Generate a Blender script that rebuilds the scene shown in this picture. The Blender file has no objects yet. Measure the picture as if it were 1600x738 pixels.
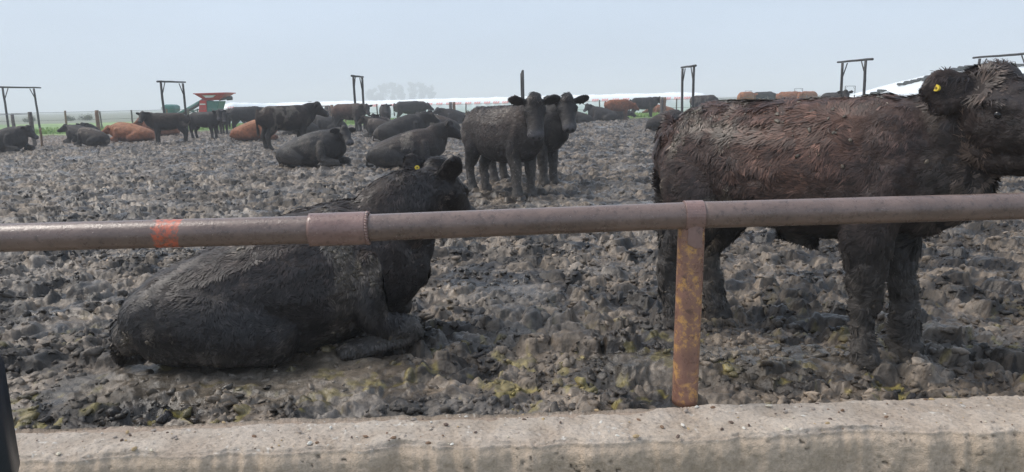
import bpy, math, random
import numpy as np
from mathutils import Vector, Matrix
rad = math.radians
S = bpy.context.scene
COL = S.collection

# ------------------------------------------------------------------ camera
HEYE, FPX, PITCH, ROLL = 1.5, 1130.0, rad(10.6), math.atan(37 / 1600)
FW = Vector((0, math.cos(PITCH), -math.sin(PITCH)))
r0 = Vector((1, 0, 0)); u0 = Vector((0, math.sin(PITCH), math.cos(PITCH)))
RT = r0 * math.cos(ROLL) - u0 * math.sin(ROLL)
UP = r0 * math.sin(ROLL) + u0 * math.cos(ROLL)
cam = bpy.data.cameras.new('camera'); camo = bpy.data.objects.new('camera', cam); COL.objects.link(camo)
m3 = Matrix((RT, UP, -FW)).transposed()
camo.matrix_world = Matrix.Translation((0, 0, HEYE)) @ m3.to_4x4()
cam.sensor_width = 36; cam.lens = 36 * FPX / 1600; cam.clip_start = 0.05; cam.clip_end = 6000
S.camera = camo

# ------------------------------------------------------------------ light
SUN_EL, SUN_AZ = rad(50), rad(-82)          # azimuth clockwise from +Y
w = bpy.data.worlds.new('World'); S.world = w; w.use_nodes = True
nt = w.node_tree; nt.nodes.clear()
out = nt.nodes.new('ShaderNodeOutputWorld'); bg = nt.nodes.new('ShaderNodeBackground')
sky = nt.nodes.new('ShaderNodeTexSky'); sky.sky_type = 'NISHITA'; sky.sun_disc = False
sky.sun_elevation = SUN_EL; sky.sun_rotation = SUN_AZ; sky.dust_density = 6; sky.air_density = 1.0; sky.ozone_density = 1.5
ov = nt.nodes.new('ShaderNodeRGB'); ov.outputs[0].default_value = (4.5, 5.35, 6.6, 1)
mx = nt.nodes.new('ShaderNodeMix'); mx.data_type = 'RGBA'; mx.inputs[0].default_value = 0.8
nt.links.new(sky.outputs[0], mx.inputs[6]); nt.links.new(ov.outputs[0], mx.inputs[7])
cn = nt.nodes.new('ShaderNodeTexNoise'); cn.inputs['Scale'].default_value = 2.2; cn.inputs['Detail'].default_value = 4   # thin uneven cloud
ctc = nt.nodes.new('ShaderNodeTexCoord'); cmp_ = nt.nodes.new('ShaderNodeMapping'); cmp_.inputs['Scale'].default_value = (1, 1, 3.5)
nt.links.new(ctc.outputs['Generated'], cmp_.inputs[0]); nt.links.new(cmp_.outputs[0], cn.inputs['Vector'])
cmr = nt.nodes.new('ShaderNodeMapRange'); cmr.inputs[1].default_value = .3; cmr.inputs[2].default_value = .7; cmr.inputs[3].default_value = .93; cmr.inputs[4].default_value = 1.05
csc = nt.nodes.new('ShaderNodeVectorMath'); csc.operation = 'SCALE'
nt.links.new(cn.outputs[0], cmr.inputs[0]); nt.links.new(mx.outputs[2], csc.inputs[0]); nt.links.new(cmr.outputs[0], csc.inputs['Scale'])
nt.links.new(csc.outputs[0], bg.inputs[0]); bg.inputs[1].default_value = 0.085
nt.links.new(bg.outputs[0], out.inputs[0])
sl = bpy.data.lights.new('sun', 'SUN'); sl.energy = 1.5; sl.angle = rad(26); sl.color = (1, .94, .86)
so = bpy.data.objects.new('sun', sl); COL.objects.link(so)
sd = Vector((math.sin(SUN_AZ) * math.cos(SUN_EL), math.cos(SUN_AZ) * math.cos(SUN_EL), math.sin(SUN_EL)))
so.rotation_euler = sd.to_track_quat('Z', 'Y').to_euler(); so.location = (0, -5, 30)
S.view_settings.view_transform = 'Standard'; S.view_settings.look = 'None'
S.view_settings.exposure = 0.90; S.view_settings.gamma = 1.0
try: S.view_settings.use_curve_mapping = False
except Exception: pass
S.render.engine = 'CYCLES'
S.cycles.use_denoising = True
try: S.cycles.denoiser = 'OPENIMAGEDENOISE'; S.cycles.denoising_prefilter = 'NONE'
except Exception: pass
S.cycles.volume_bounces = 4; S.cycles.max_bounces = 6; S.cycles.diffuse_bounces = 3; S.cycles.glossy_bounces = 3

# ------------------------------------------------------------------ helpers
def ray(px, py): return FW + RT * ((px - 800) / FPX) + UP * ((369 - py) / FPX)
def gp(px, py, z=0.0):
    d = ray(px, py); return Vector((0, 0, HEYE)) + d * ((z - HEYE) / d.z)
def dp(px, py, Y):
    d = ray(px, py); return Vector((0, 0, HEYE)) + d * (Y / d.y)

def tag(o, label=None, cat=None, group=None, kind=None):
    if label: o['label'] = label
    if cat: o['category'] = cat
    if group: o['group'] = group
    if kind: o['kind'] = kind
    return o
def mk(name, me, mat=None, parent=None, smooth=True):
    if mat: me.materials.clear(); me.materials.append(mat)
    if smooth and len(me.polygons): me.polygons.foreach_set('use_smooth', np.ones(len(me.polygons), bool))
    o = bpy.data.objects.new(name, me); COL.objects.link(o)
    if parent: o.parent = parent
    return o
def empty(name, loc, rz=0):
    o = bpy.data.objects.new(name, None); COL.objects.link(o); o.location = loc; o.rotation_euler = (0, 0, rz); o.empty_display_size = .2
    return o
def np_mesh(name, V, faces4=None, faces3=None):
    me = bpy.data.meshes.new(name)
    V = np.asarray(V, np.float32); me.vertices.add(len(V)); me.vertices.foreach_set('co', V.ravel())
    idx = []; st = []; n = 0
    if faces4 is not None and len(faces4):
        f = np.asarray(faces4, np.int32); idx.append(f.ravel()); st.append(np.arange(len(f)) * 4 + n); n += f.size
    if faces3 is not None and len(faces3):
        f = np.asarray(faces3, np.int32); idx.append(f.ravel()); st.append(np.arange(len(f)) * 3 + n); n += f.size
    idx = np.concatenate(idx); st = np.concatenate(st)
    me.loops.add(len(idx)); me.loops.foreach_set('vertex_index', idx.astype(np.int32))
    me.polygons.add(len(st)); me.polygons.foreach_set('loop_start', st.astype(np.int32))
    me.update(calc_edges=True); me.validate()
    return me
def set_col(me, name, C):
    a = me.color_attributes.new(name, 'FLOAT_COLOR', 'POINT')
    C = np.asarray(C, np.float32)
    if C.shape[1] == 3: C = np.concatenate([C, np.ones((len(C), 1), np.float32)], 1)
    a.data.foreach_set('color', C.ravel())
def coords(me):
    a = np.empty(len(me.vertices) * 3, np.float32); me.vertices.foreach_get('co', a); return a.reshape(-1, 3)

class MB:
    """collects simple solids into one mesh"""
    def __init__(s): s.v = []; s.f = []
    def add(s, V, F):
        n = len(s.v); s.v += [tuple(v) for v in V]; s.f += [[i + n for i in f] for f in F]; return s
    def hexa(s, P):                       # 8 points, bottom loop then top loop
        return s.add(P, [(3, 2, 1, 0), (4, 5, 6, 7), (0, 1, 5, 4), (1, 2, 6, 5), (2, 3, 7, 6), (3, 0, 4, 7)])
    def box(s, c, d, rz=0, M=None):
        P = []
        for z in (-.5, .5):
            for x, y in ((-.5, -.5), (.5, -.5), (.5, .5), (-.5, .5)):
                v = Vector((x * d[0], y * d[1], z * d[2]))
                if M is not None: v = M @ v
                elif rz: v.rotate(Matrix.Rotation(rz, 3, 'Z'))
                P.append(v + Vector(c))
        return s.hexa(P)
    def cyl(s, a, b, ra, rb=None, n=12, cap=True, rough=0):
        a = Vector(a); b = Vector(b); rb = ra if rb is None else rb
        q = (b - a).to_track_quat('Z', 'Y'); V = []; F = []
        K = 2 if not rough else 8
        for k in range(K):
            t = k / (K - 1)
            off = Vector((random.uniform(-rough, rough), random.uniform(-rough, rough), 0)) if rough else Vector()
            for i in range(n):
                t2 = 2 * math.pi * i / n; r = ra + (rb - ra) * t
                V.append(a.lerp(b, t) + q @ (Vector((r * math.cos(t2), r * math.sin(t2), 0)) + off))
        for k in range(K - 1):
            for i in range(n):
                j = (i + 1) % n; F.append((k * n + i, k * n + j, k * n + n + j, k * n + n + i))
        if cap: F.append(tuple(range(n))[::-1]); F.append(tuple(range((K - 1) * n, K * n)))
        return s.add(V, F)
    def build(s, name, mat, parent=None, smooth=False, bevel=0):
        me = bpy.data.meshes.new(name); me.from_pydata(s.v, [], s.f); me.update()
        o = mk(name, me, mat, parent, smooth)
        if bevel:
            b = o.modifiers.new('bevel', 'BEVEL'); b.width = bevel; b.segments = 2; b.limit_method = 'ANGLE'
        return o

# ---- vectorised noise
def _h(ix, iy, iz, seed):
    h = (ix.astype(np.int64) * 374761393 + iy.astype(np.int64) * 668265263 + iz.astype(np.int64) * 2147483647 + seed * 1274126177) & 0xffffffff
    h = ((h ^ (h >> 13)) * 1274126177) & 0xffffffff
    h = ((h ^ (h >> 16)) * 2246822519) & 0xffffffff
    h = h ^ (h >> 15)
    return (h & 0xffffff).astype(np.float32) / 16777215.0
def vnoise(P, seed=0):
    P = np.asarray(P, np.float32)
    if P.shape[1] == 2: P = np.concatenate([P, np.zeros((len(P), 1), np.float32)], 1); two = True
    else: two = False
    I = np.floor(P).astype(np.int64); f = P - I; f = f * f * (3 - 2 * f); r = 0
    for dz in ((0,) if two else (0, 1)):
        for dy in (0, 1):
            for dx in (0, 1):
                wgt = (f[:, 0] if dx else 1 - f[:, 0]) * (f[:, 1] if dy else 1 - f[:, 1]) * (1 if two else (f[:, 2] if dz else 1 - f[:, 2]))
                r = r + wgt * _h(I[:, 0] + dx, I[:, 1] + dy, I[:, 2] + dz, seed)
    return r * 2 - 1
def fbm(P, oct=4, seed=0, gain=.5):
    a = 1; s = 0; t = 0; P = np.asarray(P, np.float32)
    for o in range(oct):
        s = s + a * vnoise(P * (2.03 ** o) + o * 7.3, seed + o); t += a; a *= gain
    return s / t
def worley(P, seed=0):
    """2-D cells: F1, F2, cell random, offset to the cell point, second random, third random"""
    I = np.floor(P).astype(np.int64); n = len(P)
    F1 = np.full(n, 9., np.float32); F2 = np.full(n, 9., np.float32); R = np.zeros(n, np.float32); ox = np.zeros(n, np.float32); oy = np.zeros(n, np.float32)
    T1 = np.zeros(n, np.float32); T2 = np.zeros(n, np.float32); z = np.zeros(n, np.int64)
    for dx in (-1, 0, 1):
        for dy in (-1, 0, 1):
            cx = I[:, 0] + dx; cy = I[:, 1] + dy
            jx = _h(cx, cy, z, seed); jy = _h(cx, cy, z + 1, seed)
            ax = P[:, 0] - cx - jx; ay = P[:, 1] - cy - jy; d = np.sqrt(ax * ax + ay * ay)
            c = d < F1
            F2 = np.where(c, F1, np.minimum(F2, d)); F1 = np.where(c, d, F1)
            ox = np.where(c, ax, ox); oy = np.where(c, ay, oy)
            R = np.where(c, _h(cx, cy, z + 2, seed), R); T1 = np.where(c, _h(cx, cy, z + 3, seed), T1); T2 = np.where(c, _h(cx, cy, z + 4, seed), T2)
    return F1, F2, R, ox, oy, T1, T2
def sstep(a, b, x): t = np.clip((x - a) / (b - a), 0, 1); return t * t * (3 - 2 * t)

# ------------------------------------------------------------------ materials
def mat(name, col=(.5, .5, .5), rough=.6, attr=None, nscale=0, namp=0, c2=None, bump=0, bscale=30, metal=0, spec=.5, coord='Object', nlo=.4, nhi=.6, bstretch=None, cattr_var=0, rvar=0, wet=None, cvamp=(.55, 1.5)):
    m = bpy.data.materials.new(name); m.use_nodes = True; t = m.node_tree; N = t.nodes; L = t.links
    b = N['Principled BSDF']; b.inputs['Roughness'].default_value = rough; b.inputs['Metallic'].default_value = metal
    b.inputs['Specular IOR Level'].default_value = spec
    tc = N.new('ShaderNodeTexCoord'); src = None
    if attr:
        a = N.new('ShaderNodeAttribute'); a.attribute_name = attr; src = a.outputs['Color']
    else:
        r = N.new('ShaderNodeRGB'); r.outputs[0].default_value = (*col, 1); src = r.outputs[0]
    if c2 is not None:
        n = N.new('ShaderNodeTexNoise'); n.inputs['Scale'].default_value = nscale; n.inputs['Detail'].default_value = 8; n.inputs['Roughness'].default_value = .65
        L.new(tc.outputs[coord], n.inputs['Vector'])
        cr = N.new('ShaderNodeMapRange'); cr.inputs['From Min'].default_value = nlo; cr.inputs['From Max'].default_value = nhi
        L.new(n.outputs[0], cr.inputs[0])
        x = N.new('ShaderNodeMix'); x.data_type = 'RGBA'; x.inputs[7].default_value = (*c2, 1)
        L.new(cr.outputs[0], x.inputs[0]); L.new(src, x.inputs[6]); src = x.outputs[2]
    if cattr_var:
        n = N.new('ShaderNodeTexNoise'); n.inputs['Scale'].default_value = cattr_var; n.inputs['Detail'].default_value = 6; n.inputs['Roughness'].default_value = .7
        L.new(tc.outputs[coord], n.inputs['Vector'])
        cr = N.new('ShaderNodeMapRange'); cr.inputs['From Min'].default_value = .3; cr.inputs['From Max'].default_value = .7; cr.inputs['To Min'].default_value = cvamp[0]; cr.inputs['To Max'].default_value = cvamp[1]
        L.new(n.outputs[0], cr.inputs[0])
        x = N.new('ShaderNodeVectorMath'); x.operation = 'SCALE'; L.new(src, x.inputs[0]); L.new(cr.outputs[0], x.inputs['Scale']); src = x.outputs[0]
    L.new(src, b.inputs['Base Color'])
    if wet:
        cr = N.new('ShaderNodeMapRange'); cr.inputs['To Min'].default_value = wet[0]; cr.inputs['To Max'].default_value = wet[1]; L.new(a.outputs['Alpha'], cr.inputs[0]); L.new(cr.outputs[0], b.inputs['Roughness'])
    if rvar:
        n = N.new('ShaderNodeTexNoise'); n.inputs['Scale'].default_value = rvar; n.inputs['Detail'].default_value = 5
        L.new(tc.outputs[coord], n.inputs['Vector'])
        cr = N.new('ShaderNodeMapRange'); cr.inputs['From Min'].default_value = .35; cr.inputs['From Max'].default_value = .65; cr.inputs['To Min'].default_value = max(.05, rough - .2); cr.inputs['To Max'].default_value = min(1, rough + .2)
        L.new(n.outputs[0], cr.inputs[0]); L.new(cr.outputs[0], b.inputs['Roughness'])
    if bump:
        n = N.new('ShaderNodeTexNoise'); n.inputs['Scale'].default_value = bscale; n.inputs['Detail'].default_value = 9; n.inputs['Roughness'].default_value = .62
        v = tc.outputs[coord]
        if bstretch:
            mp = N.new('ShaderNodeMapping'); mp.inputs['Scale'].default_value = bstretch; L.new(v, mp.inputs[0]); v = mp.outputs[0]
        L.new(v, n.inputs['Vector'])
        bp = N.new('ShaderNodeBump'); bp.inputs['Strength'].default_value = 1; bp.inputs['Distance'].default_value = bump
        L.new(n.outputs[0], bp.inputs['Height']); L.new(bp.outputs[0], b.inputs['Normal'])
    return m

M_mud = mat('mud', attr='Col', rough=.5, cattr_var=22, bump=.008, bscale=45, spec=.48, wet=(.68, .26))
M_base = mat('terrain_soil', (.10, .11, .07), .9, nscale=.02, c2=(.16, .15, .12), bump=.02, bscale=2)
M_coat = mat('cattle_coat', attr='Col', rough=.62, cattr_var=14, bump=.016, bscale=26, spec=.35, bstretch=(1, 1, 1.6))
M_coat_far = mat('cattle_coat_distant', attr='Col', rough=.65, cattr_var=9, bump=.03, bscale=14, spec=.2)
M_fur = mat('hair_tufts', attr='Col', rough=.5, spec=.45)
M_eye = mat('eye_gloss', (.01, .008, .008), .08)
M_nose = mat('nose_skin', (.03, .03, .032), .3, bump=.003, bscale=200)
M_tag = mat('tag_yellow', (.75, .55, .05), .4)
M_tagc = mat('tag_stud', (.25, .16, .02), .5)

# ------------------------------------------------------------------ ground
WS = .022                                   # slope of fence line in plan
def pen_edge(x): return 47 + 8 * sstep(-26, -8, x)
def ground():
    T = np.tan(np.linspace(-rad(50), rad(50), 1400)) ; T = np.linspace(-1.22, 1.22, 1400)
    ys = [2.80]
    while ys[-1] < 62: ys.append(ys[-1] + max(.0105, .0038 * ys[-1]))
    while ys[-1] < 2500: ys.append(ys[-1] * 1.05)
    ys = np.array(ys, np.float32); nr, nc = len(ys), len(T)
    Y = np.repeat(ys, nc); X = (ys[:, None] * T[None, :]).ravel()
    P = np.stack([X, Y], 1).astype(np.float32)
    big = fbm(P / 2.2, 3, 1); mid = fbm(P / .55, 3, 5)
    W = P + .07 * np.stack([vnoise(P / .16, 11) + .22 * vnoise(P / .05, 12), vnoise(P / .16, 13) + .22 * vnoise(P / .05, 14)], 1)
    F1, F2, R, ox, oy, t1, t2 = worley(W / np.float32(.24), 21)
    e1 = sstep(0, .5, F2 - F1)
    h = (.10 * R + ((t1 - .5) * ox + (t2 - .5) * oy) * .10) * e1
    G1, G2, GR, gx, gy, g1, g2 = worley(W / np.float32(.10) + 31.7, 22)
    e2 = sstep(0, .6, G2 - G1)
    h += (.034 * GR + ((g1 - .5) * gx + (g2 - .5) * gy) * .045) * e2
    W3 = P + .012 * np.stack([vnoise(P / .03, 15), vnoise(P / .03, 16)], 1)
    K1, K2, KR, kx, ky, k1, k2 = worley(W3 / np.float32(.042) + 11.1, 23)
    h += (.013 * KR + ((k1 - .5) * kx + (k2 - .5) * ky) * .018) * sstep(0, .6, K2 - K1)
    h += .03 * big + .03 * mid + .012 * (1 - np.abs(fbm(W / .12, 2, 40)) * 3) - .085
    h = np.where(h > .02, .02 + (h - .02) * .6, h)
    # hoof prints: smooth bowls with a raised rim
    H1, H2, HR, hx, hy, q1, q2 = worley(P / np.float32(.62) + 5.2, 24)
    d = np.sqrt((hx * .62) ** 2 + (hy * .62 * (1.2 + .5 * q1)) ** 2) / (.075 + .05 * q2)
    bowl = (HR > .35) * (1 - sstep(.65, 1.05, d))
    rim = (HR > .35) * np.exp(-((d - 1.15) / .22) ** 2)
    h = h * (1 - .8 * bowl) - .06 * bowl + .025 * rim
    # trodden smoother patches
    def blob(cx, cy, rx, ry):
        return 1 - sstep(.5, 1.15, np.sqrt(((X - cx) / rx) ** 2 + ((Y - cy) / ry) ** 2) + .18 * mid)
    sm = np.clip(sstep(.35, .75, fbm(P / 1.3, 2, 60)) * .8 + blob(-1.4, 4.0, 1.1, .42) + .75 * blob(1.3, 4.1, 1.0, .28) + .6 * blob(-.2, 3.6, .8, .25), 0, 1)
    h = h * (1 - .72 * sm) + .012 * sm * fbm(P / .09, 2, 62)
    far = sstep(18, 50, Y); h = h * (1.0 + .9 * far)
    out_ = sstep(-.6, .6, Y - pen_edge(X) + 1.4 * fbm(P / 3.0, 2, 66))
    h = h * (1 - out_) + out_ * (.03 * fbm(P / 1.0, 2, 67) + .05)
    h += .0
    h = np.where(Y > 90, .02, h)
    h *= .15 + .85 * sstep(2.80, 3.05, Y)
    # horizontal drag makes the lips overhang slightly
    X2 = X + .016 * vnoise(P / .09, 71) * (1 - out_); Y2 = Y - (.35 * np.clip(h, -.02, .1) + .012 * vnoise(P / .09, 72)) * (1 - out_)
    # pigment: dark dung mud, greyer dried crust, olive fibre
    c = sstep(-.25, .35, fbm(W / .25, 4, 80))[:, None]
    c2 = sstep(.15, .55, fbm(P / .8, 3, 84))[:, None]
    C = np.array([.019, .014, .010]) * (1 - c) + np.array([.145, .114, .085]) * c
    C = C * (1 - .35 * c2) + .35 * c2 * np.array([.24, .215, .19])
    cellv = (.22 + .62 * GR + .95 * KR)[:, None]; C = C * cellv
    ol = (sstep(.30, .5, fbm(P / .10, 3, 90) + .12 * fbm(P / .7, 2, 99)) * (1 - sstep(3.6, 6.0, Y)))[:, None]
    C = C * (1 - .6 * ol) + .6 * ol * (.5 + KR[:, None]) * np.array([.19, .155, .035])
    tan = (blob(-1.6, 3.9, 1.2, .5) * .45 + .35 * blob(1.4, 4.0, 1.2, .35))[:, None]
    C = C * (1 - tan) + tan * np.array([.12, .10, .075])
    br = (sstep(-3, 3, -X - 17) * sstep(31, 36, Y) * .5)[:, None]
    C = C * (1 - br) + br * np.array([.14, .10, .075])
    g = out_[:, None]; gr = sstep(-.4, .4, fbm(P / np.float32(1.7), 3, 95))[:, None]
    grass = np.array([.12, .21, .055]) * (1 - gr) + np.array([.22, .32, .09]) * gr
    fld = sstep(84, 92, Y + 3 * fbm(P / 6, 2, 97))[:, None]
    grass = grass * (1 - fld) + fld * np.array([.15, .16, .11])
    C = C * (1 - g) + g * grass
    V = np.stack([X2, Y2, h], 1)
    i = np.arange(nr * nc).reshape(nr, nc)
    Fq = np.stack([i[:-1, :-1].ravel(), i[:-1, 1:].ravel(), i[1:, 1:].ravel(), i[1:, :-1].ravel()], 1)
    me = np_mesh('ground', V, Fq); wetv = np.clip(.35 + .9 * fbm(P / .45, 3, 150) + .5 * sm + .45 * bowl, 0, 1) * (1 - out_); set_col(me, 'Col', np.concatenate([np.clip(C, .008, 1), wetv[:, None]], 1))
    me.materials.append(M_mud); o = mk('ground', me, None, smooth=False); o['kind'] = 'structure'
ground()
def ico(sub):
    t = (1 + 5 ** .5) / 2
    v = [(-1, t, 0), (1, t, 0), (-1, -t, 0), (1, -t, 0), (0, -1, t), (0, 1, t), (0, -1, -t), (0, 1, -t), (t, 0, -1), (t, 0, 1), (-t, 0, -1), (-t, 0, 1)]
    f = [(0, 11, 5), (0, 5, 1), (0, 1, 7), (0, 7, 10), (0, 10, 11), (1, 5, 9), (5, 11, 4), (11, 10, 2), (10, 7, 6), (7, 1, 8), (3, 9, 4), (3, 4, 2), (3, 2, 6), (3, 6, 8), (3, 8, 9), (4, 9, 5), (2, 4, 11), (6, 2, 10), (8, 6, 7), (9, 8, 1)]
    v = [np.array(p) / np.linalg.norm(p) for p in v]
    for _ in range(sub):
        c = {}; nf = []
        def mp(a, b):
            k = (min(a, b), max(a, b))
            if k not in c: m_ = v[a] + v[b]; v.append(m_ / np.linalg.norm(m_)); c[k] = len(v) - 1
            return c[k]
        for a, b, d in f: x, y, z = mp(a, b), mp(b, d), mp(d, a); nf += [(a, x, z), (b, y, x), (d, z, y), (x, y, z)]
        f = nf
    return np.array(v, np.float32), np.array(f, np.int32)
def clods():
    rng = np.random.default_rng(12); VV = []; FF = []; CC = []; base = 0
    gm_ = bpy.data.objects['ground'].data; G = coords(gm_); nc = 1400; GC = np.empty(len(G) * 4, np.float32); gm_.color_attributes['Col'].data.foreach_get('color', GC); GC = GC.reshape(-1, 4)
    for sub, n, y0, y1, s0_, s1_, pw in ((1, 15000, 2.98, 8, .006, .042, 1.0), (1, 9000, 3.0, 11, .005, .020, 1.0), (0, 24000, 7, 46, .02, .05, 1.15)):
        iv, if_ = ico(sub); m_ = len(iv)
        y = y0 + (y1 - y0) * rng.random(n) ** (pw * 1.3); 
        # look the ground height up from the fan mesh
        ys = G[nc // 2::nc, 1]; ri = np.clip(np.searchsorted(ys, y), 0, len(ys) - 1); ci = rng.integers(150, nc - 150, n)
        p = G[ri * nc + ci]
        keep = (fbm(p[:, :2] / .35, 2, 140) > -.25) & ~((np.abs(p[:, 0] + 1.4) < 1.2) & (np.abs(p[:, 1] - 3.95) < .3) & (rng.random(n) < .8))
        p = p[keep]; k = len(p)
        s_ = s0_ + (s1_ - s0_) * rng.random(k) ** 2.6
        q = rng.normal(0, 1, (k, 4)); q /= np.linalg.norm(q, axis=1, keepdims=True); w_, x, y_, z = q.T
        R_ = np.stack([1 - 2 * (y_ * y_ + z * z), 2 * (x * y_ - z * w_), 2 * (x * z + y_ * w_), 2 * (x * y_ + z * w_), 1 - 2 * (x * x + z * z), 2 * (y_ * z - x * w_), 2 * (x * z - y_ * w_), 2 * (y_ * z + x * w_), 1 - 2 * (x * x + y_ * y_)], 1).reshape(-1, 3, 3)
        sh = np.stack([.7 + .9 * rng.random(k), .6 + .5 * rng.random(k), .35 + .45 * rng.random(k)], 1)
        v = iv[None] * sh[:, None, :]; v = v * (1 + (.7 if sub else .4) * (rng.random((k, m_, 1)) - .5))
        v = np.einsum('kij,kmj->kmi', R_, v); v[..., 2] *= .75
        v = v * s_[:, None, None] + p[:, None, :] + np.array([0, 0, -.08]) * s_[:, None, None]
        VV.append(v.reshape(-1, 3)); FF.append((if_[None] + (np.arange(k) * m_)[:, None, None] + base).reshape(-1, 3)); base += k * m_
        col = GC[ri * nc + ci][keep].copy(); col[:, :3] *= np.exp(rng.normal(0, .28, (k, 1))); CC.append(np.repeat(np.clip(col, .01, 1), m_, 0))
    me = np_mesh('mud_clods', np.concatenate(VV), None, np.concatenate(FF)); set_col(me, 'Col', np.concatenate(CC))
    o = mk('mud_clods', me, M_mud, smooth=False); tag(o, 'loose lumps of churned dark mud over the pen ground', 'mud', kind='stuff')
clods()
tb = MB(); tb.add([(-3200, -200, -.42), (3200, -200, -.42), (3200, 2540, -.42), (-3200, 2540, -.42)], [(0, 1, 2, 3)])
tag(tb.build('terrain', M_base), kind='structure')

# haze
M_haze = bpy.data.materials.new('haze_air'); M_haze.use_nodes = True; t = M_haze.node_tree; t.nodes.clear()
o_ = t.nodes.new('ShaderNodeOutputMaterial'); pv = t.nodes.new('ShaderNodeVolumePrincipled')
pv.inputs['Color'].default_value = (.93, .965, 1, 1); pv.inputs['Density'].default_value = .0019; pv.inputs['Anisotropy'].default_value = 0
t.links.new(pv.outputs[0], o_.inputs['Volume'])
hz = MB(); hz.box((0, 1160, 15), (6600, 2860, 33)); tag(hz.build('haze', M_haze), kind='stuff')

# ------------------------------------------------------------------ concrete wall
def wall():
    xs = np.arange(-3.6, 4.2, .0065, dtype=np.float32); n = len(xs)
    prof = []                                    # (dy from back edge, z)
    for k in range(14): prof.append((0, -.25 + .45 * k / 14))
    for k in range(64): prof.append((-.335 * k / 64, .2))
    for k in range(81): prof.append((-.335 - .015 * k / 81, .2 - .6 * k / 80))
    prof = np.array(prof, np.float32); m = len(prof)
    u = (np.repeat(np.arange(n), m)); v = np.tile(np.arange(m), n)
    X = xs[u]; D = prof[v, 0]; Z = prof[v, 1]
    base = 2.925 + WS * X
    top = sstep(12, 15, v) * (1 - sstep(76, 79, v))
    P = np.stack([X, D * 1.0, Z], 1)
    # edges worn back and rounded
    eb = np.exp(-((v - 14) / 5.) ** 2); ef = np.exp(-((v - 78) / 5.) ** 2)
    l1 = fbm(np.stack([X / .22, 0 * X], 1), 4, 3); l2 = fbm(np.stack([X / .35, 0 * X + 9], 1), 5, 8)
    Yd = base + D + .085 * l1 * sstep(58, 78, v) + .030 * l2 * (1 - sstep(14, 40, v))
    Yd += .02 * ef - .01 * eb
    Zd = Z - .014 * ef * (1 + .9 * l1) - .02 * eb * (1 + 1.2 * l2)
    n1 = fbm(P / .12, 4, 30); n2 = fbm(P / .018, 3, 34); n3 = fbm(P / .045, 3, 39)
    pits = sstep(.42, .7, vnoise(P / .011, 44)) * sstep(.0, .4, fbm(P / .08, 2, 47))
    Zd += top * (.014 * n1 + .005 * n2 + .007 * n3 - .008 * pits)
    step = sstep(-.02, .02, D + .085 + .03 * l2 - .25 * sstep(.5, .85, X)) * (v > 14)      # broken strip along the back edge
    Zd -= .022 * step * top
    fr = sstep(76, 80, v)
    Yd += fr * (.005 * n1 + .0045 * n2 + .006 * n3 + .010 * pits)
    # pigment
    a = sstep(-.4, .4, n1)[:, None]; b = sstep(-.3, .5, fbm(P / .5, 3, 50))[:, None]
    Ct = np.array([.45, .365, .285]) * (1 - a) + np.array([.55, .465, .38]) * a
    Ct = Ct * (1 - .2 * b) + .2 * b * np.array([.40, .32, .27])
    st = (step * top)[:, None]; Ct = Ct * (1 - .6 * st) + .6 * st * np.array([.36, .26, .19])
    sh = (sstep(.45, .62, vnoise(P / .013, 51)) * sstep(.1, .5, vnoise(P / .06, 52)))[:, None]; Ct = Ct * (1 - sh) + sh * np.array([.68, .62, .54])
    dk = sstep(.5, .7, vnoise(P / .009, 55))[:, None]; Ct = Ct * (1 - .5 * dk) + .5 * dk * np.array([.13, .10, .08])
    Cf = np.array([.49, .385, .285]) * (1 - a) + np.array([.56, .445, .34]) * a
    gn = sstep(.1, .5, fbm(P / .3, 3, 57))[:, None]; Cf = Cf * (1 - .4 * gn) + .4 * gn * np.array([.45, .36, .27])
    Cf = Cf * (1 - .6 * pits[:, None])
    f = sstep(77.5, 80, v + 2.5 * n1)[:, None]
    C = Ct * (1 - f) + Cf * f
    i = np.arange(n * m).reshape(n, m)
    Fq = np.stack([i[:-1, :-1].ravel(), i[:-1, 1:].ravel(), i[1:, 1:].ravel(), i[1:, :-1].ravel()], 1)
    me = np_mesh('concrete_wall', np.stack([X, Yd, Zd], 1), Fq); set_col(me, 'Col', C)
    o = mk('concrete_wall', me, mat('concrete', attr='Col', rough=.85, cattr_var=60, cvamp=(.78, 1.2), bump=.006, bscale=140, spec=.3))
    tag(o, 'low weathered concrete feed wall with a crumbling edge in the foreground', 'wall')
wall()
# grit and shell chips on the wall
random.seed(4)
gm = MB(); gc = []
for k in range(400):
    x = random.uniform(-2.6, 2.9); y = 2.90 + WS * x - random.uniform(.03, .30); r = random.choice([.002, .003, .004, .005, .010]) * random.uniform(.7, 1.4)
    rz = random.uniform(0, 3.1); fl = random.uniform(.3, .7); n0 = len(gm.v)
    Vv = []
    for z, q in ((-.4, .8), (.3, 1), (1, .5)):
        for i in range(6):
            aa = i * math.pi / 3; v = Vector((r * q * math.cos(aa) * random.uniform(.8, 1.3), r * q * .65 * math.sin(aa) * random.uniform(.7, 1.2), z * r * fl)); v.rotate(Matrix.Rotation(rz, 3, 'Z')); Vv.append(v + Vector((x, y, .203)))
    Ff = [tuple(range(12, 18))]
    for q in (0, 6):
        for i in range(6): Ff.append((q + i, q + (i + 1) % 6, q + 6 + (i + 1) % 6, q + 6 + i))
    gm.add(Vv, Ff)
    c = random.choice([(.7, .66, .58), (.62, .55, .42), (.12, .08, .06), (.2, .12, .07), (.42, .3, .16), (.36, .3, .25)]); gc += [c] * 18
go = gm.build('grit', mat('grit_bits', attr='Col', rough=.7)); set_col(go.data, 'Col', np.array(gc)); tag(go, 'scattered grit, shell chips and straw crumbs on the wall top', 'grit', kind='stuff')

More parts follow.
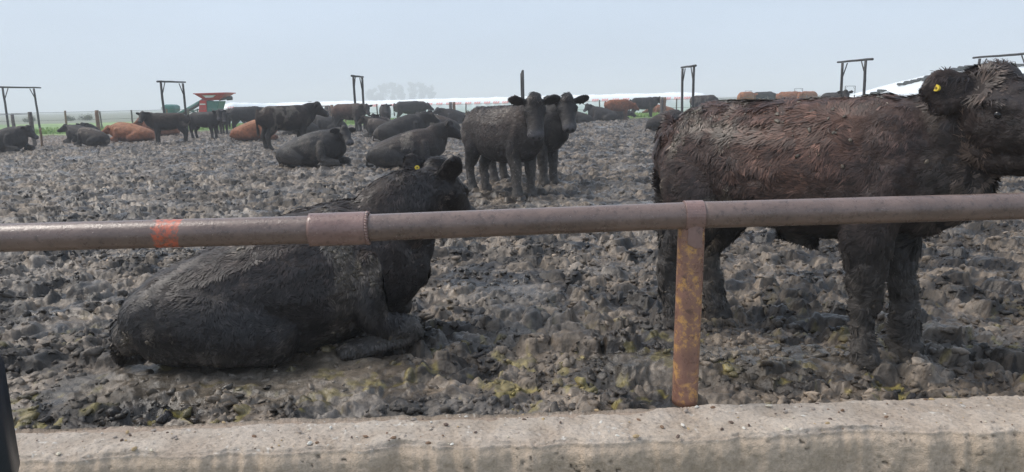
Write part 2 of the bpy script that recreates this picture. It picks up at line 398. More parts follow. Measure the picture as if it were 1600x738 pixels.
# ------------------------------------------------------------------ pipe fence
def rust_mat(name, base, rust, lo, hi, dust=True, band=None):
    m = bpy.data.materials.new(name); m.use_nodes = True; t = m.node_tree; N = t.nodes; L = t.links; b = N['Principled BSDF']
    tc = N.new('ShaderNodeTexCoord')
    def noise(s, d=8, r=.65, st=None):
        n = N.new('ShaderNodeTexNoise'); n.inputs['Scale'].default_value = s; n.inputs['Detail'].default_value = d; n.inputs['Roughness'].default_value = r
        v = tc.outputs['Object']
        if st: mp = N.new('ShaderNodeMapping'); mp.inputs['Scale'].default_value = st; L.new(v, mp.inputs[0]); v = mp.outputs[0]
        L.new(v, n.inputs['Vector']); return n.outputs[0]
    def rng(x, a, c, o0=0, o1=1):
        r = N.new('ShaderNodeMapRange'); r.inputs[1].default_value = a; r.inputs[2].default_value = c; r.inputs[3].default_value = o0; r.inputs[4].default_value = o1; L.new(x, r.inputs[0]); return r.outputs[0]
    def mix(f, a, c):
        x = N.new('ShaderNodeMix'); x.data_type = 'RGBA'; L.new(f, x.inputs[0])
        for s, v in ((x.inputs[6], a), (x.inputs[7], c)):
            if isinstance(v, tuple): s.default_value = (*v, 1)
            else: L.new(v, s)
        return x.outputs[2]
    c = mix(rng(noise(7), .35, .65), base, tuple(v * 1.5 for v in base))
    c = mix(rng(noise(38), .55, .7), c, tuple(v * .55 for v in base))
    mk_ = N.new('ShaderNodeMath'); mk_.operation = 'MULTIPLY'; L.new(rng(noise(26, 10, .8), lo, hi), mk_.inputs[0]); L.new(rng(noise(7, 3), .40, .50), mk_.inputs[1]); c = mix(mk_.outputs[0], c, rust)
    c = mix(rng(noise(130, 3), .69, .73), c, (.55, .45, .38))
    if band:
        sx = N.new('ShaderNodeSeparateXYZ'); L.new(tc.outputs['Object'], sx.inputs[0])
        mt = N.new('ShaderNodeMath'); mt.operation = 'SUBTRACT'; L.new(sx.outputs[0], mt.inputs[0]); mt.inputs[1].default_value = band[0]
        ab = N.new('ShaderNodeMath'); ab.operation = 'ABSOLUTE'; L.new(mt.outputs[0], ab.inputs[0])
        ad = N.new('ShaderNodeMath'); ad.operation = 'ADD'; L.new(ab.outputs[0], ad.inputs[0]); L.new(rng(noise(22), .3, .7, -.018, .018), ad.inputs[1])
        f = rng(ad.outputs[0], band[1], band[1] - .006)
        f2 = N.new('ShaderNodeMath'); f2.operation = 'MULTIPLY'; L.new(f, f2.inputs[0]); L.new(rng(noise(55, 6, .7), .40, .56), f2.inputs[1])
        c = mix(f2.outputs[0], c, (.52, .11, .05))
    L.new(c, b.inputs['Base Color']); L.new(rng(noise(14), .3, .7, .2, .42), b.inputs['Roughness'])
    b.inputs['Metallic'].default_value = .0; b.inputs['Specular IOR Level'].default_value = .75
    bp = N.new('ShaderNodeBump'); bp.inputs['Distance'].default_value = .0022; L.new(noise(60, 8), bp.inputs['Height']); L.new(bp.outputs[0], b.inputs['Normal'])
    return m
RB = (.128, .086, .070)
xb = dp(264, 365, 2.865).x
M_pipe = rust_mat('weathered_pipe', RB, (.20, .10, .07), .6, .75, band=(xb, .052))
M_post = rust_mat('rusty_post', (.22, .115, .085), (.56, .31, .11), .50, .57)
M_slv = rust_mat('sleeve_pipe', (.175, .105, .088), (.22, .12, .085), .6, .75)
PR = .0555
A0 = dp(0, 372, 2.86); A1 = dp(530, 358, 2.905); A2 = dp(1083, 336.5, 2.955); A3 = dp(1600, 322, 2.985)
def tube(name, a, b, r, m, parent, n=48, segs=40, wob=.0006, cap=True):
    a = Vector(a); b = Vector(b); q = (b - a).to_track_quat('Z', 'Y'); V = []; F = []
    for k in range(segs + 1):
        c = a.lerp(b, k / segs)
        for i in range(n):
            th = 2 * math.pi * i / n; rr = r + random.uniform(-wob, wob) * .3
            V.append(c + q @ Vector((rr * math.cos(th), rr * math.sin(th), 0)))
    for k in range(segs):
        for i in range(n):
            j = (i + 1) % n; F.append((k * n + i, k * n + j, k * n + n + j, k * n + n + i))
    if cap: F.append(tuple(range(n))[::-1]); F.append(tuple(range(segs * n, segs * n + n)))
    me = bpy.data.meshes.new(name); me.from_pydata([tuple(v) for v in V], [], F); me.update()
    o = mk(name, me, m, parent); 
    for p in me.polygons:
        if len(p.vertices) > 4: p.use_smooth = False
    return o
pf = empty('pipe_fence', (A2.x, A2.y + .045, .2)); inv = Vector(pf.location)
tag(pf, 'rusty steel pipe rail on a single round post crossing the whole foreground', 'fence')
def loc(v): return Vector(v) - inv
# object coordinates of the pipe are shifted by the empty: keep band in place
dL = (A1 - A0).normalized(); dR = (A3 - A2).normalized(); dM = (A2 - A1).normalized()
M_pipe.node_tree  # band is placed in object space
for nd in M_pipe.node_tree.nodes:
    if nd.type == 'MATH' and nd.operation == 'SUBTRACT': nd.inputs[1].default_value = xb - inv.x
tube('rail', loc(A0 - dL * 1.6), loc(A1), PR * 1.03, M_pipe, pf)
tube('rail', loc(A1), loc(A2), PR, M_pipe, pf)
tube('rail', loc(A2 + dR * .001), loc(A3 + dR * 1.8), PR, M_pipe, pf)
s0 = dp(483, 357, 2.90); s1 = dp(573, 356, 2.905)
M2 = (s0 + s1) / 2
sdir = (A2 - A0).normalized(); hl = (s1 - s0).length / 2; cm = (A0.lerp(A1, .98) + A1) / 2; cm = A1
slv = tube('coupling_sleeve', loc(A1 - sdir * hl), loc(A1 + sdir * hl), PR * 1.22, M_slv, pf, segs=20)
wr = MB(); 
for k in range(34):
    a = 2 * math.pi * k / 34; qq = sdir.to_track_quat('Z', 'Y'); c = loc(A1 + sdir * (hl + .001)) + qq @ Vector((PR * 1.12 * math.cos(a), PR * 1.12 * math.sin(a), 0)); wr.cyl(c - sdir * .004, c + sdir * random.uniform(.004, .008), .0085, .006, 8)
wr.build('weld_bead', M_slv, pf, smooth=True)
pc = Vector((A2.x + .0, A2.y + .012, 0))
tube('post', loc((pc.x - .004, pc.y + .045, .17)), loc((pc.x, pc.y + .008, A2.z - PR * .55)), PR * 1.0, M_post, pf, segs=30)
# strap wrapped over the rail, with a tongue down the post
sv = []; sf = []
W2 = .039; n = 30
ring = []
for i in range(n + 1):
    a = rad(-165) + rad(330) * i / n; a2 = a + rad(90)
    ring.append((math.cos(a2), math.sin(a2)))
for i in range(n + 1):
    cy, cz = ring[i]
    for xo, rr in ((-W2, PR + .006), (W2, PR + .006), (W2, PR - .002), (-W2, PR - .002)):
        sv.append(loc(A2) + dR * xo + Vector((0, cy * rr, cz * rr)))
for i in range(n):
    for j in range(4): sf.append((i * 4 + j, i * 4 + (j + 1) % 4, i * 4 + 4 + (j + 1) % 4, i * 4 + 4 + j))
sf += [(0, 1, 2, 3), (n * 4 + 3, n * 4 + 2, n * 4 + 1, n * 4)]
st = MB(); st.add(sv, sf); st.build('strap', M_slv, pf, smooth=False, bevel=.0015)
tg = MB(); M_ = loc(A2)
for j, (xa, wv) in enumerate(((0, .030),)):
    V = []
    for k, z in enumerate((-.035, -.065, -.100, -.130)):
        yoff = -PR - (.005, .005, .004, .003)[k]
        for xx in (-wv, 0, wv): V.append(M_ + Vector((xx + .002 * (k % 2), yoff + (0.008 if xx else 0) + .012, z + (.012 if (k == 3 and xx < 0) else 0))))
    nV = len(V); V2 = V + [v + Vector((0, .006, 0)) for v in V]; F = []
    for k in range(3):
        for i in range(2):
            a = k * 3 + i; F.append((a, a + 3, a + 4, a + 1)); F.append((nV + a, nV + a + 1, nV + a + 4, nV + a + 3))
    for a, b in [(0, 1), (1, 2), (2, 5), (5, 8), (8, 11), (11, 10), (10, 9), (9, 6), (6, 3), (3, 0)]: F.append((a, b, b + nV, a + nV))
    tg.add(V2, F)
tg.build('strap_tongue', M_slv, pf, smooth=False, bevel=.001)

# ------------------------------------------------------------------ cattle
def catmull(pts, sub):
    P = np.array(pts, float); n = len(P); out = []
    for i in range(n - 1):
        a = P[max(i - 1, 0)]; b = P[i]; c = P[i + 1]; d = P[min(i + 2, n - 1)]
        for k in range(sub):
            t = k / sub
            out.append(.5 * ((2 * b) + (-a + c) * t + (2 * a - 5 * b + 4 * c - d) * t * t + (-a + 3 * b - 3 * c + d) * t ** 3))
    out.append(P[-1]); return np.array(out)
def loft(mb, pts, up=(0, 0, 1), sub=5, n=18, power=2.0):
    """pts rows: x y z a b  (a lateral radius, b radius along 'up')"""
    Q = catmull(pts, sub); up = Vector(up); V = []; F = []
    m = len(Q)
    C = [Vector(q[:3]) for q in Q]
    # rounded caps
    rings = []
    for i, q in enumerate(Q):
        tdir = (C[min(i + 1, m - 1)] - C[max(i - 1, 0)]).normalized()
        s = up.cross(tdir)
        if s.length < 1e-3: s = Vector((0, 1, 0)).cross(tdir)
        s.normalize(); u = tdir.cross(s).normalized()
        rings.append((C[i], s, u, max(q[3], .004), max(q[4], .004), tdir))
    def cap(R, sgn):
        c, s, u, a, b, td = R; o = []
        for k in (1, 2, 3):
            th = rad(90) * k / 3.3; o.append((c + td * sgn * min(a, b) * .8 * math.sin(th), s, u, a * math.cos(th), b * math.cos(th), td))
        return o
    rings = cap(rings[0], -1)[::-1] + rings + cap(rings[-1], 1)
    for c, s, u, a, b, td in rings:
        for i in range(n):
            th = 2 * math.pi * i / n; co, si = math.cos(th), math.sin(th)
            e = 2 / power
            V.append(c + s * a * math.copysign(abs(co) ** e, co) + u * b * math.copysign(abs(si) ** e, si))
    for k in range(len(rings) - 1):
        for i in range(n):
            j = (i + 1) % n; F.append((k * n + i, k * n + j, k * n + n + j, k * n + n + i))
    F.append(tuple(range(n))[::-1]); F.append(tuple(range((len(rings) - 1) * n, len(rings) * n)))
    mb.add(V, F)

BLACK = np.array([.0165, .0140, .0138]); BROWN = np.array([.074, .038, .027]); DUST = np.array([.135, .112, .090]); MUD = np.array([.060, .053, .047])
RED = np.array([.22, .080, .038]); REDL = np.array([.30, .135, .07])

class Head:
    def __init__(s, P, yaw, pitch, k=1.0, roll=0):
        s.P = Vector(P); s.k = k
        s.f = Vector((math.cos(pitch) * math.cos(yaw), math.cos(pitch) * math.sin(yaw), -math.sin(pitch)))
        s.s = Vector((-math.sin(yaw), math.cos(yaw), 0)); s.u = s.f.cross(s.s).normalized()
        if roll: R_ = Matrix.Rotation(roll, 3, s.f); s.s = R_ @ s.s; s.u = R_ @ s.u
    def __call__(s, t, a, b): return s.P + (s.f * t + s.s * a + s.u * b) * s.k
def cow_body(pose, head, legs=None, ear=(.35, .1), hind_side=0, fat=1.0, tail=0, knees=None, neck_mid=None, sheath=False, belly=0, lk=1.0, earup=None, nk=1.0):
    mb = MB()
    if pose == 'stand':
        T = [(-.84, 0, 1.08, .09, .12), (-.78, 0, 1.03, .20, .23), (-.62, 0, .98, .27, .32), (-.4, 0, .97, .285, .335), (-.1, 0, .935, .325 * fat, .375), (.2, 0, .925, .32 * fat, .385), (.45, 0, .95, .27, .375), (.63, 0, .95, .22, .33), (.78, 0, .96, .14, .22)]
        T = [(a_, b_, c_ + belly * .5, d_, e_ - belly * .5) for a_, b_, c_, d_, e_ in T]
        loft(mb, T, power=2.35)
        lg = legs or {}
        for sgn, kf, kh in ((1, 'fl', 'hl'), (-1, 'fr', 'hr')):
            dx, dy = lg.get(kf, (0, 0))
            loft(mb, [(.50, sgn * .15, 1.0, .11, .17), (.47, sgn * .185, .80, .095, .13), (.45 + dx * .2, sgn * .18, .62, .095, .12), (.47 + dx * .6, sgn * .155 + dy * .5, .42, .080 * lk, .086 * lk), (.48 + dx * .85, sgn * .15 + dy * .8, .24, .064 * lk, .068 * lk), (.48 + dx, sgn * .15 + dy, .10, .068 * lk, .074 * lk), (.50 + dx, sgn * .15 + dy, .0, .082 * lk, .092 * lk)], up=(1, 0, 0))
            dx, dy = lg.get(kh, (0, 0))
            loft(mb, [(-.58, sgn * .13, 1.05, .15, .20), (-.55, sgn * .17, .86, .14, .21), (-.53, sgn * .185, .68, .115, .17), (-.62 + dx * .5, sgn * .17 + dy * .4, .50, .080 * lk, .105 * lk), (-.67 + dx * .7, sgn * .155 + dy * .6, .42, .068 * lk, .085 * lk), (-.65 + dx * .9, sgn * .15 + dy * .8, .22, .060 * lk, .066 * lk), (-.62 + dx, sgn * .15 + dy, .10, .066 * lk, .072 * lk), (-.60 + dx, sgn * .15 + dy, .0, .08 * lk, .09 * lk)], up=(1, 0, 0))
        loft(mb, [(-.84, 0, 1.2, .035, .04), (-.905, tail * .3, 1.05, .03, .03), (-.90, tail * .6, .80, .025, .025), (-.87, tail, .60, .045, .045), (-.87, tail, .45, .035, .035)], up=(1, 0, 0))
        if sheath:
            loft(mb, [(.02, 0, .66, .06, .14), (.06, 0, .58, .035, .07), (.08, 0, .53, .022, .03)], up=(1, 0, 0))
        n0 = Vector((.50, 0, 1.02)); a0 = (.17, .27); brisket = True
    else:
        T = [(-.86, 0, .22, .11, .12), (-.78, 0, .25, .22, .21), (-.60, 0, .29, .32, .285), (-.32, 0, .345, .39, .345), (0, 0, .40, .42 * fat, .405), (.28, 0, .45, .39 * fat, .425), (.5, 0, .49, .31, .40), (.68, 0, .47, .23, .32), (.80, 0, .48, .14, .21)]
        loft(mb, T, power=2.25)
        for sgn in (1, -1):
            k = (knees or {}).get(sgn, (0, 0))
            loft(mb, [(.42, sgn * .24, .55, .10, .17), (.42, sgn * .31, .34, .11, .15), (.46, sgn * .34, .20, .095, .12), (.64 + k[0] * .6, sgn * .33 + k[1] * .6, .15, .08, .085), (.80 + k[0], sgn * .31 + k[1], .115, .075, .08)], up=(0, sgn, 0))
            loft(mb, [(.82 + k[0], sgn * .31 + k[1], .10, .07, .075), (.66 + k[0], sgn * .35 + k[1], .075, .058, .055), (.50 + k[0], sgn * .37 + k[1], .07, .06, .055), (.38 + k[0], sgn * .38 + k[1], .065, .07, .05)], up=(0, 0, 1))
            loft(mb, [(-.62, sgn * .20, .32, .12, .20), (-.42, sgn * .29, .28, .15, .22), (-.22, sgn * .34, .22, .13, .18), (-.08, sgn * .36, .17, .10, .13)], up=(0, 0, 1))
            if hind_side in (sgn, 2):
                loft(mb, [(-.12, sgn * .46, .13, .08, .10), (-.38, sgn * .50, .10, .07, .08), (-.62, sgn * .50, .08, .06, .065), (-.40, sgn * .56, .06, .045, .05), (-.14, sgn * .60, .05, .05, .05)], up=(0, 0, 1))
        n0 = Vector((.50, 0, .60)); a0 = (.21, .27)
        loft(mb, [(-.84, .02, .30, .035, .035), (-.92, .05, .18, .028, .028), (-.92, .12, .06, .03, .03), (-.80, .3, .03, .04, .03)], up=(0, 1, 0))
    H = head; e = H(-.02, 0, -.05)
    mid = (n0 + e) / 2 + Vector((0, 0, .0)); 
    if neck_mid: mid = mid + Vector(neck_mid)
    q = (e - n0); L = q.length
    loft(mb, [(*n0, *a0), (*(n0 * .7 + mid * .3), .17, .245), (*mid, .155 * nk, .235 * nk), (*(mid * .4 + e * .6), .132 * nk, .19 * nk), (*e, .112, .14)], up=(0, 0, 1))
    # brisket / throat fold
    br = Vector((.74, 0, .78 if pose == 'stand' else .36)); th = H(.06, 0, -.16)
    loft(mb, [(*(br - Vector((.12, 0, 0))), .13, .13), (*br.lerp(th, .35), .085, .12), (*br.lerp(th, .7), .06, .09), (*th, .05, .06)], up=(0, 0, 1))
    def hh(rows, up): loft(mb, [(*H(t, a, b), ra * H.k, rb * H.k) for t, a, b, ra, rb in rows], up=up)
    hh([(-.05, 0, -.02, .09, .09), (.02, 0, -.02, .128, .125), (.10, 0, -.035, .145, .135), (.18, 0, -.045, .125, .118), (.26, 0, -.055, .108, .100), (.34, 0, -.06, .104, .090), (.40, 0, -.062, .116, .086), (.43, 0, -.065, .104, .072)], H.u)
    hh([(.0, 0, -.13, .095, .085), (.14, 0, -.155, .08, .065), (.28, 0, -.135, .062, .045), (.40, 0, -.118, .06, .035)], H.u)
    hh([(-.03, 0, .07, .08, .07), (.03, 0, .09, .085, .06), (.09, 0, .065, .08, .05)], H.u)     # poll
    for sgn in (1, -1):
        hh([(.09, sgn * .122, .020, .026, .022), (.13, sgn * .124, .024, .026, .022), (.17, sgn * .108, .012, .024, .020)], H.u)   # brow
        er, eu = ear[:2]
        b0 = H(.0, sgn * .09, .015); b3 = H(-.03 - .05 * er, sgn * .325, -.01 + .17 * eu) if len(ear) == 2 else H(ear[0], sgn * ear[1], ear[2])
        b1 = b0.lerp(b3, .35); b2 = b0.lerp(b3, .72); un = Vector(earup).normalized() if earup else (H.u + H.f * er * -.3).normalized()
        k = H.k
        loft(mb, [(*b0, .03 * k, .034 * k), (*b1, .026 * k, .078 * k), (*b2, .022 * k, (.068 if len(ear) == 3 else .084) * k), (*b3, .018 * k, .045 * k)], up=un)
    return mb
def remesh(mb, vox, smooth=3):
    me = bpy.data.meshes.new('tmp'); me.from_pydata(mb.v, [], mb.f); me.update()
    o = bpy.data.objects.new('tmp', me); COL.objects.link(o)
    r = o.modifiers.new('r', 'REMESH'); r.mode = 'VOXEL'; r.voxel_size = vox; r.adaptivity = 0
    s = o.modifiers.new('s', 'SMOOTH'); s.factor = .6; s.iterations = smooth
    dg = bpy.context.evaluated_depsgraph_get(); dg.update()
    me2 = bpy.data.meshes.new_from_object(o.evaluated_get(dg)); bpy.data.objects.remove(o); bpy.data.meshes.remove(me)
    return me2
def normals(me):
    a = np.empty(len(me.vertices) * 3, np.float32); me.vertices.foreach_get('normal', a) if False else None
    a = np.array([v.normal[:] for v in me.vertices], np.float32); return a

def coat_colour(P, scheme, seed, head, pose):
    n = len(P); o = seed * 13.7
    base, top, dirt, legmud = scheme
    g = sstep(-.25, .40, fbm(P * 2.2 + o, 3, 1) + .7 * fbm(P * np.array([9, 9, 6]) + o, 3, 6))[:, None]
    back = sstep(.42, .92, P[:, 2] / (1.33 if pose == 'stand' else .80))[:, None]
    C = base * np.ones((n, 3)) * (1 - 0.0)
    k = np.clip(back * (.55 + .6 * g), 0, 1) * (1 - .85 * sstep(.45, .85, P[:, 0])[:, None])
    C = C * (1 - k) + top * k
    d = (sstep(.08, .30, fbm(P * np.array([6, 6, 3.4]) + o + 5, 4, 2)) * sstep(-.2, .25, fbm(P * 1.6 + o, 2, 4)))[:, None] * dirt * (1 - .85 * sstep(.58, .78, P[:, 0]))[:, None]
    C = C * (1 - d) + DUST * d
    lim = .60 if pose == 'stand' else .22
    lg = (1 - sstep(lim * .45, lim * 1.1, P[:, 2] + .12 * fbm(P * 5 + o, 3, 9)))[:, None] * legmud
    C = C * (1 - lg) + MUD * lg
    if head is not None:
        q = P - np.array(head.P); t = q @ np.array(head.f) / head.k; u = q @ np.array(head.u) / head.k; s_ = q @ np.array(head.s) / head.k
        rr = np.linalg.norm(q, axis=1)
        mz = (sstep(.37, .43, t) * (rr < .62 * head.k))[:, None]
        C = C * (1 - .7 * mz) + .7 * mz * np.array([.10, .095, .10])
        for sg in (-1, 1):
            nn = np.sqrt(((t - .462) / .02) ** 2 + ((s_ - sg * .035) / .018) ** 2 + ((u + .045) / .02) ** 2)[:, None]
            C = np.where(nn < 1.2, C * .15, C)
    return np.clip(C, .004, 1)

def fur(P, Nn, F, C, count, rng, head, pose, lmin=.022, lmax=.055, wid=.0042, zmin=.12, curl=1.0, skip=None, lift=.35):
    """short tapered ribbons of wet hair rooted on the hide"""
    tri = F; a = P[tri[:, 0]]; b = P[tri[:, 1]]; c = P[tri[:, 2]]
    ar = np.linalg.norm(np.cross(b - a, c - a), axis=1); ar /= ar.sum()
    k = rng.choice(len(tri), count, p=ar); u = rng.random((count, 1)).astype(np.float32); v = rng.random((count, 1)).astype(np.float32)
    fl = (u + v) > 1; u = np.where(fl, 1 - u, u); v = np.where(fl, 1 - v, v)
    R = a[k] * (1 - u - v) + b[k] * u + c[k] * v
    N_ = Nn[tri[k, 0]]; Cc = C[tri[k, 0]].copy()
    keep = R[:, 2] > zmin * (.6 + .8 * rng.random(count))
    q = R - np.array(head.P, np.float32); t = q @ np.array(head.f, np.float32) / head.k; rr = np.linalg.norm(q, axis=1)
    onhead = (rr < .55 * head.k) & (t > .0); face = onhead & (t > .07)
    keep &= ~(onhead & (t > .42)) 
    for sg in (-1, 1):
        e = np.array(head(.135, sg * .132, -.015), np.float32); keep &= np.linalg.norm(R - e, axis=1) > .038
    if skip is not None: keep &= skip(R)
    R, N_, Cc, t, onhead, face = R[keep], N_[keep], Cc[keep], t[keep], onhead[keep], face[keep]; n = len(R)
    leg = (R[:, 2] < .58) if pose == 'stand' else (R[:, 2] < .1)
    D = np.tile(np.array([[-.75, 0, -.55]], np.float32), (n, 1)); D[leg] = (0, 0, -1)
    D[face] = np.array(head.f) * .6 + np.array((0, 0, -.4))
    if count > 50000:
        pm = onhead & (t < .12); D[pm] = -np.array(head.f) * .5 + np.array(head.u) * .1 + (R - np.array(head.P))[pm] * 2
    sw = np.stack([fbm(R * 5.5 + 3, 2, 101), fbm(R * 5.5 + 30, 2, 104), fbm(R * 5.5 + 60, 2, 107)], 1)
    sw2 = np.stack([vnoise(R * 22 + 3, 111), vnoise(R * 22 + 30, 114), vnoise(R * 22 + 60, 117)], 1)
    D = D + (1.5 * sw + .75 * sw2) * curl + rng.normal(0, .11, (n, 3)) * curl
    D -= (D * N_).sum(1, keepdims=True) * N_; D /= np.linalg.norm(D, axis=1, keepdims=True) + 1e-6
    Sd = np.cross(N_, D)
    L = (lmin + (lmax - lmin) * rng.random((n, 1)) ** 1.3); 
    sd_h = np.abs((R - np.array(head.P, np.float32)) @ np.array(head.s, np.float32)) / head.k; earm = onhead & (sd_h > .13) & (rr[keep] > .1)
    poll = (onhead & (t < .12) & (sd_h < .12)); L[poll] *= (1.05 if count > 50000 else .8); earm = (rr[keep] < .45 * head.k) & (sd_h > .115) & (t < .06); L[earm] *= .6; Cc[poll] = Cc[poll] * 1.5 + np.array([.03, .022, .016]); L[face] *= .32; L[leg] *= .75
    Wd = wid * (.6 + .8 * rng.random((n, 1))); Wd[face] *= .6
    lf = lift * (.3 + 1.0 * rng.random((n, 1))); lf[earm | face] *= .4; lf[poll] *= .5; Wd[earm] *= .7; bend = (rng.normal(0, .25, (n, 1)) + .9 * vnoise(R * 14 + 9, 131)[:, None]) * curl
    cid = np.floor((R + .01 * sw2[:, :3]) / .024).astype(np.int64); key = (cid[:, 0] * 4001 + cid[:, 1]) * 4001 + cid[:, 2]
    _, inv_, cnt = np.unique(key, return_inverse=True, return_counts=True); inv_ = inv_.ravel(); mean = lambda A_: np.stack([np.bincount(inv_, A_[:, j]) for j in range(3)], 1) / cnt[:, None]
    cR = mean(R)[inv_]; cD = mean(D)[inv_]; cD /= np.linalg.norm(cD, axis=1, keepdims=True) + 1e-6
    ctip = cR + cD * np.mean(L) * 1.15 + N_ * np.mean(L) * lift * .5; crand = np.random.default_rng(5).normal(0, .30, len(cnt))[inv_][:, None]
    rings = []
    for s_, w_ in ((0, .8), (.33, 1), (.7, .75), (1.0, .12)):
        ctr = R - N_ * .002 + D * L * s_ + N_ * L * (lf * (s_ - .55 * s_ * s_)) + Sd * L * bend * s_ * s_
        ctr = ctr + (ctip - ctr) * (.36 * s_ * s_)
        rings += [ctr - Sd * Wd * w_, ctr + Sd * Wd * w_]
    V = np.stack(rings, 1).reshape(-1, 3)
    bi = np.arange(n)[:, None] * 8
    Fq = np.concatenate([bi + np.array([0, 1, 3, 2]), bi + np.array([2, 3, 5, 4]), bi + np.array([4, 5, 7, 6])])
    br = np.exp(rng.normal(0, .22, (n, 1)) + crand + .35 * vnoise(R * 30, 133)[:, None]); 
    Ct = Cc * br * 1.15
    me = np_mesh('coat_hair', V, Fq); set_col(me, 'Col', np.repeat(np.clip(Ct, .004, .9), 8, 0))
    return me

def mud_cake(o, P, Nn, F, C, rng, count=1300):
    """dried mud flakes stuck to the hide where it is dusty, and on the lower legs"""
    iv, if_ = ico(1); a = P[F[:, 0]]; b = P[F[:, 1]]; c = P[F[:, 2]]
    lum = C[F[:, 0]].sum(1) / 3; w_ = np.linalg.norm(np.cross(b - a, c - a), axis=1) * np.clip((lum - .035) / .05, 0, 1.5) ** 1.5 * (P[F[:, 0], 0] < .75); w_ /= w_.sum()
    k = rng.choice(len(F), count, p=w_); R = (a[k] + b[k] + c[k]) / 3; N_ = Nn[F[k, 0]]
    T = np.cross(N_, rng.normal(0, 1, (count, 3))); T /= np.linalg.norm(T, axis=1, keepdims=True) + 1e-6; B_ = np.cross(N_, T)
    s_ = .003 + .008 * rng.random(count) ** 2.5
    v = iv[None] * (1 + .7 * (rng.random((count, len(iv), 1)) - .5)); sx = s_ * (1 + rng.random(count)); 
    V = R[:, None] + N_[:, None] * (.005 + v[..., 2:3] * (s_ * .30)[:, None, None]) + T[:, None] * v[..., 0:1] * sx[:, None, None] + B_[:, None] * v[..., 1:2] * s_[:, None, None]
    f = (if_[None] + (np.arange(count) * len(iv))[:, None, None]).reshape(-1, 3)
    me = np_mesh('dried_mud', V.reshape(-1, 3), None, f); col = np.array([.085, .070, .052]) * np.exp(rng.normal(0, .35, (count, 1))); set_col(me, 'Col', np.repeat(col, len(iv), 0))
    q_ = mk('dried_mud', me, M_fur, o, smooth=False); q_['kind'] = 'stuff'
def add_eye(o, H):
    for sg in (1, -1):
        mb = MB(); c = H(.135, sg * .132, -.014); r = .0145 * H.k
        V = []; F = []; 
        for i in range(9):
            ph = math.pi * i / 8
            for j in range(12): V.append(c + Vector((r * math.sin(ph) * math.cos(j * math.pi / 6), r * math.sin(ph) * math.sin(j * math.pi / 6), r * math.cos(ph))))
        for i in range(8):
            for j in range(12): F.append((i * 12 + j, i * 12 + (j + 1) % 12, i * 12 + 12 + (j + 1) % 12, i * 12 + 12 + j))
        mb.add(V, F); e = mb.build('eye', M_eye, o, smooth=True)
def add_tag(o, c, nrm, r=.022):
    mb = MB(); c = Vector(c); nrm = Vector(nrm).normalized(); mb.cyl(c - nrm * .012, c + nrm * .004, r, n=20)
    t = mb.build('ear_tag', M_tag, o, smooth=False); mb = MB(); mb.cyl(c, c + nrm * .008, r * .38, n=12); mb.build('stud', M_tagc, t)

SCH = {'black': (BLACK, BLACK * 1.5 + .006, .35, .8), 'brownback': (BLACK, BROWN, .65, .8), 'dusty': (BLACK * .95, np.array([.042, .028, .022]), .9, .9), 'red': (RED, REDL, .15, .45), 'darkred': (RED * .7, RED, .3, .6), 'bluish': (BLACK * 1.5, BLACK * 1.6, .3, .6)}
cseed = [0]
def cow(label, loc_, yaw, scale=1.0, pose='stand', scheme='black', hyaw=0, hpitch=.5, hpos=None, ear=(.35, .1), vox=.03, group='black and red beef cattle resting in the muddy pen', eyes=False, furn=0, lump=.006, sink=.045, hk=1.0, furkw={}, zs=1.0, hroll=0, **kw):
    cseed[0] += 1; sd_ = cseed[0]
    if hpos is None: hpos = (1.02, 0, 1.22) if pose == 'stand' else (.98, 0, .90)
    H = Head(hpos, hyaw, hpitch, hk, hroll)
    me = remesh(cow_body(pose, H, ear=ear, **kw), vox)
    P = coords(me); N_ = normals(me)
    amp = lump * (1 + (1.6 * (1 - sstep(.3, .65, P[:, 2])) if pose == 'stand' else 0))
    P = P + N_ * (amp * fbm(P * 16 + sd_, 3, sd_) + .010 * fbm(P * 5 + sd_, 2, sd_ + 4))[:, None]
    if pose != 'stand': P[:, 2] = np.where(P[:, 2] < .0, P[:, 2] * .3, P[:, 2])
    me.vertices.foreach_set('co', P.astype(np.float32).ravel()); me.update()
    C = coat_colour(P, SCH[scheme], sd_, H, pose); set_col(me, 'Col', C); me.name = 'cow'
    o = mk('cow', me, M_coat if vox < .022 else M_coat_far)
    o.location = (loc_[0], loc_[1], -sink * scale); o.rotation_euler = (0, 0, yaw); o.scale = (scale, scale, scale * zs)
    tag(o, label, 'cow', group)
    if eyes: add_eye(o, H)
    if furn:
        me.calc_loop_triangles(); F = np.array([t_.vertices[:] for t_ in me.loop_triangles], np.int32)
        hm = fur(P.astype(np.float32), N_, F, C, furn, np.random.default_rng(sd_), H, pose, **furkw)
        mk('coat_hair', hm, M_fur, o)
        if furn > 50000: mud_cake(o, P.astype(np.float32), N_, F, C, np.random.default_rng(sd_ + 9))
    return o, H

# the big standing steer on the right
A, HA = cow('huge shaggy brown-black steer standing right behind the rail, yellow button in its ear', (1.77, 4.42), rad(-45), 1.10, scheme='brownback', hpos=(.86, -.03, 1.265), hyaw=rad(-20), hpitch=.08, ear=(-.09, .185, .085),
            vox=.0125, eyes=True, furn=150000, lk=.93, legs={'fl': (.06, .03), 'fr': (-.04, -.01), 'hl': (.05, 0), 'hr': (-.08, 0)}, lump=.016, hk=1.27, sheath=True, belly=.07, zs=1.055, fat=1.02, furkw=dict(lmin=.025, lmax=.07, wid=.0032, curl=1.1, lift=.26))
c = HA(-.065, -.15, .06); add_tag(A, c - HA.s * .045, -HA.s * .8 + Vector((.1, 0, .1)), .0145)
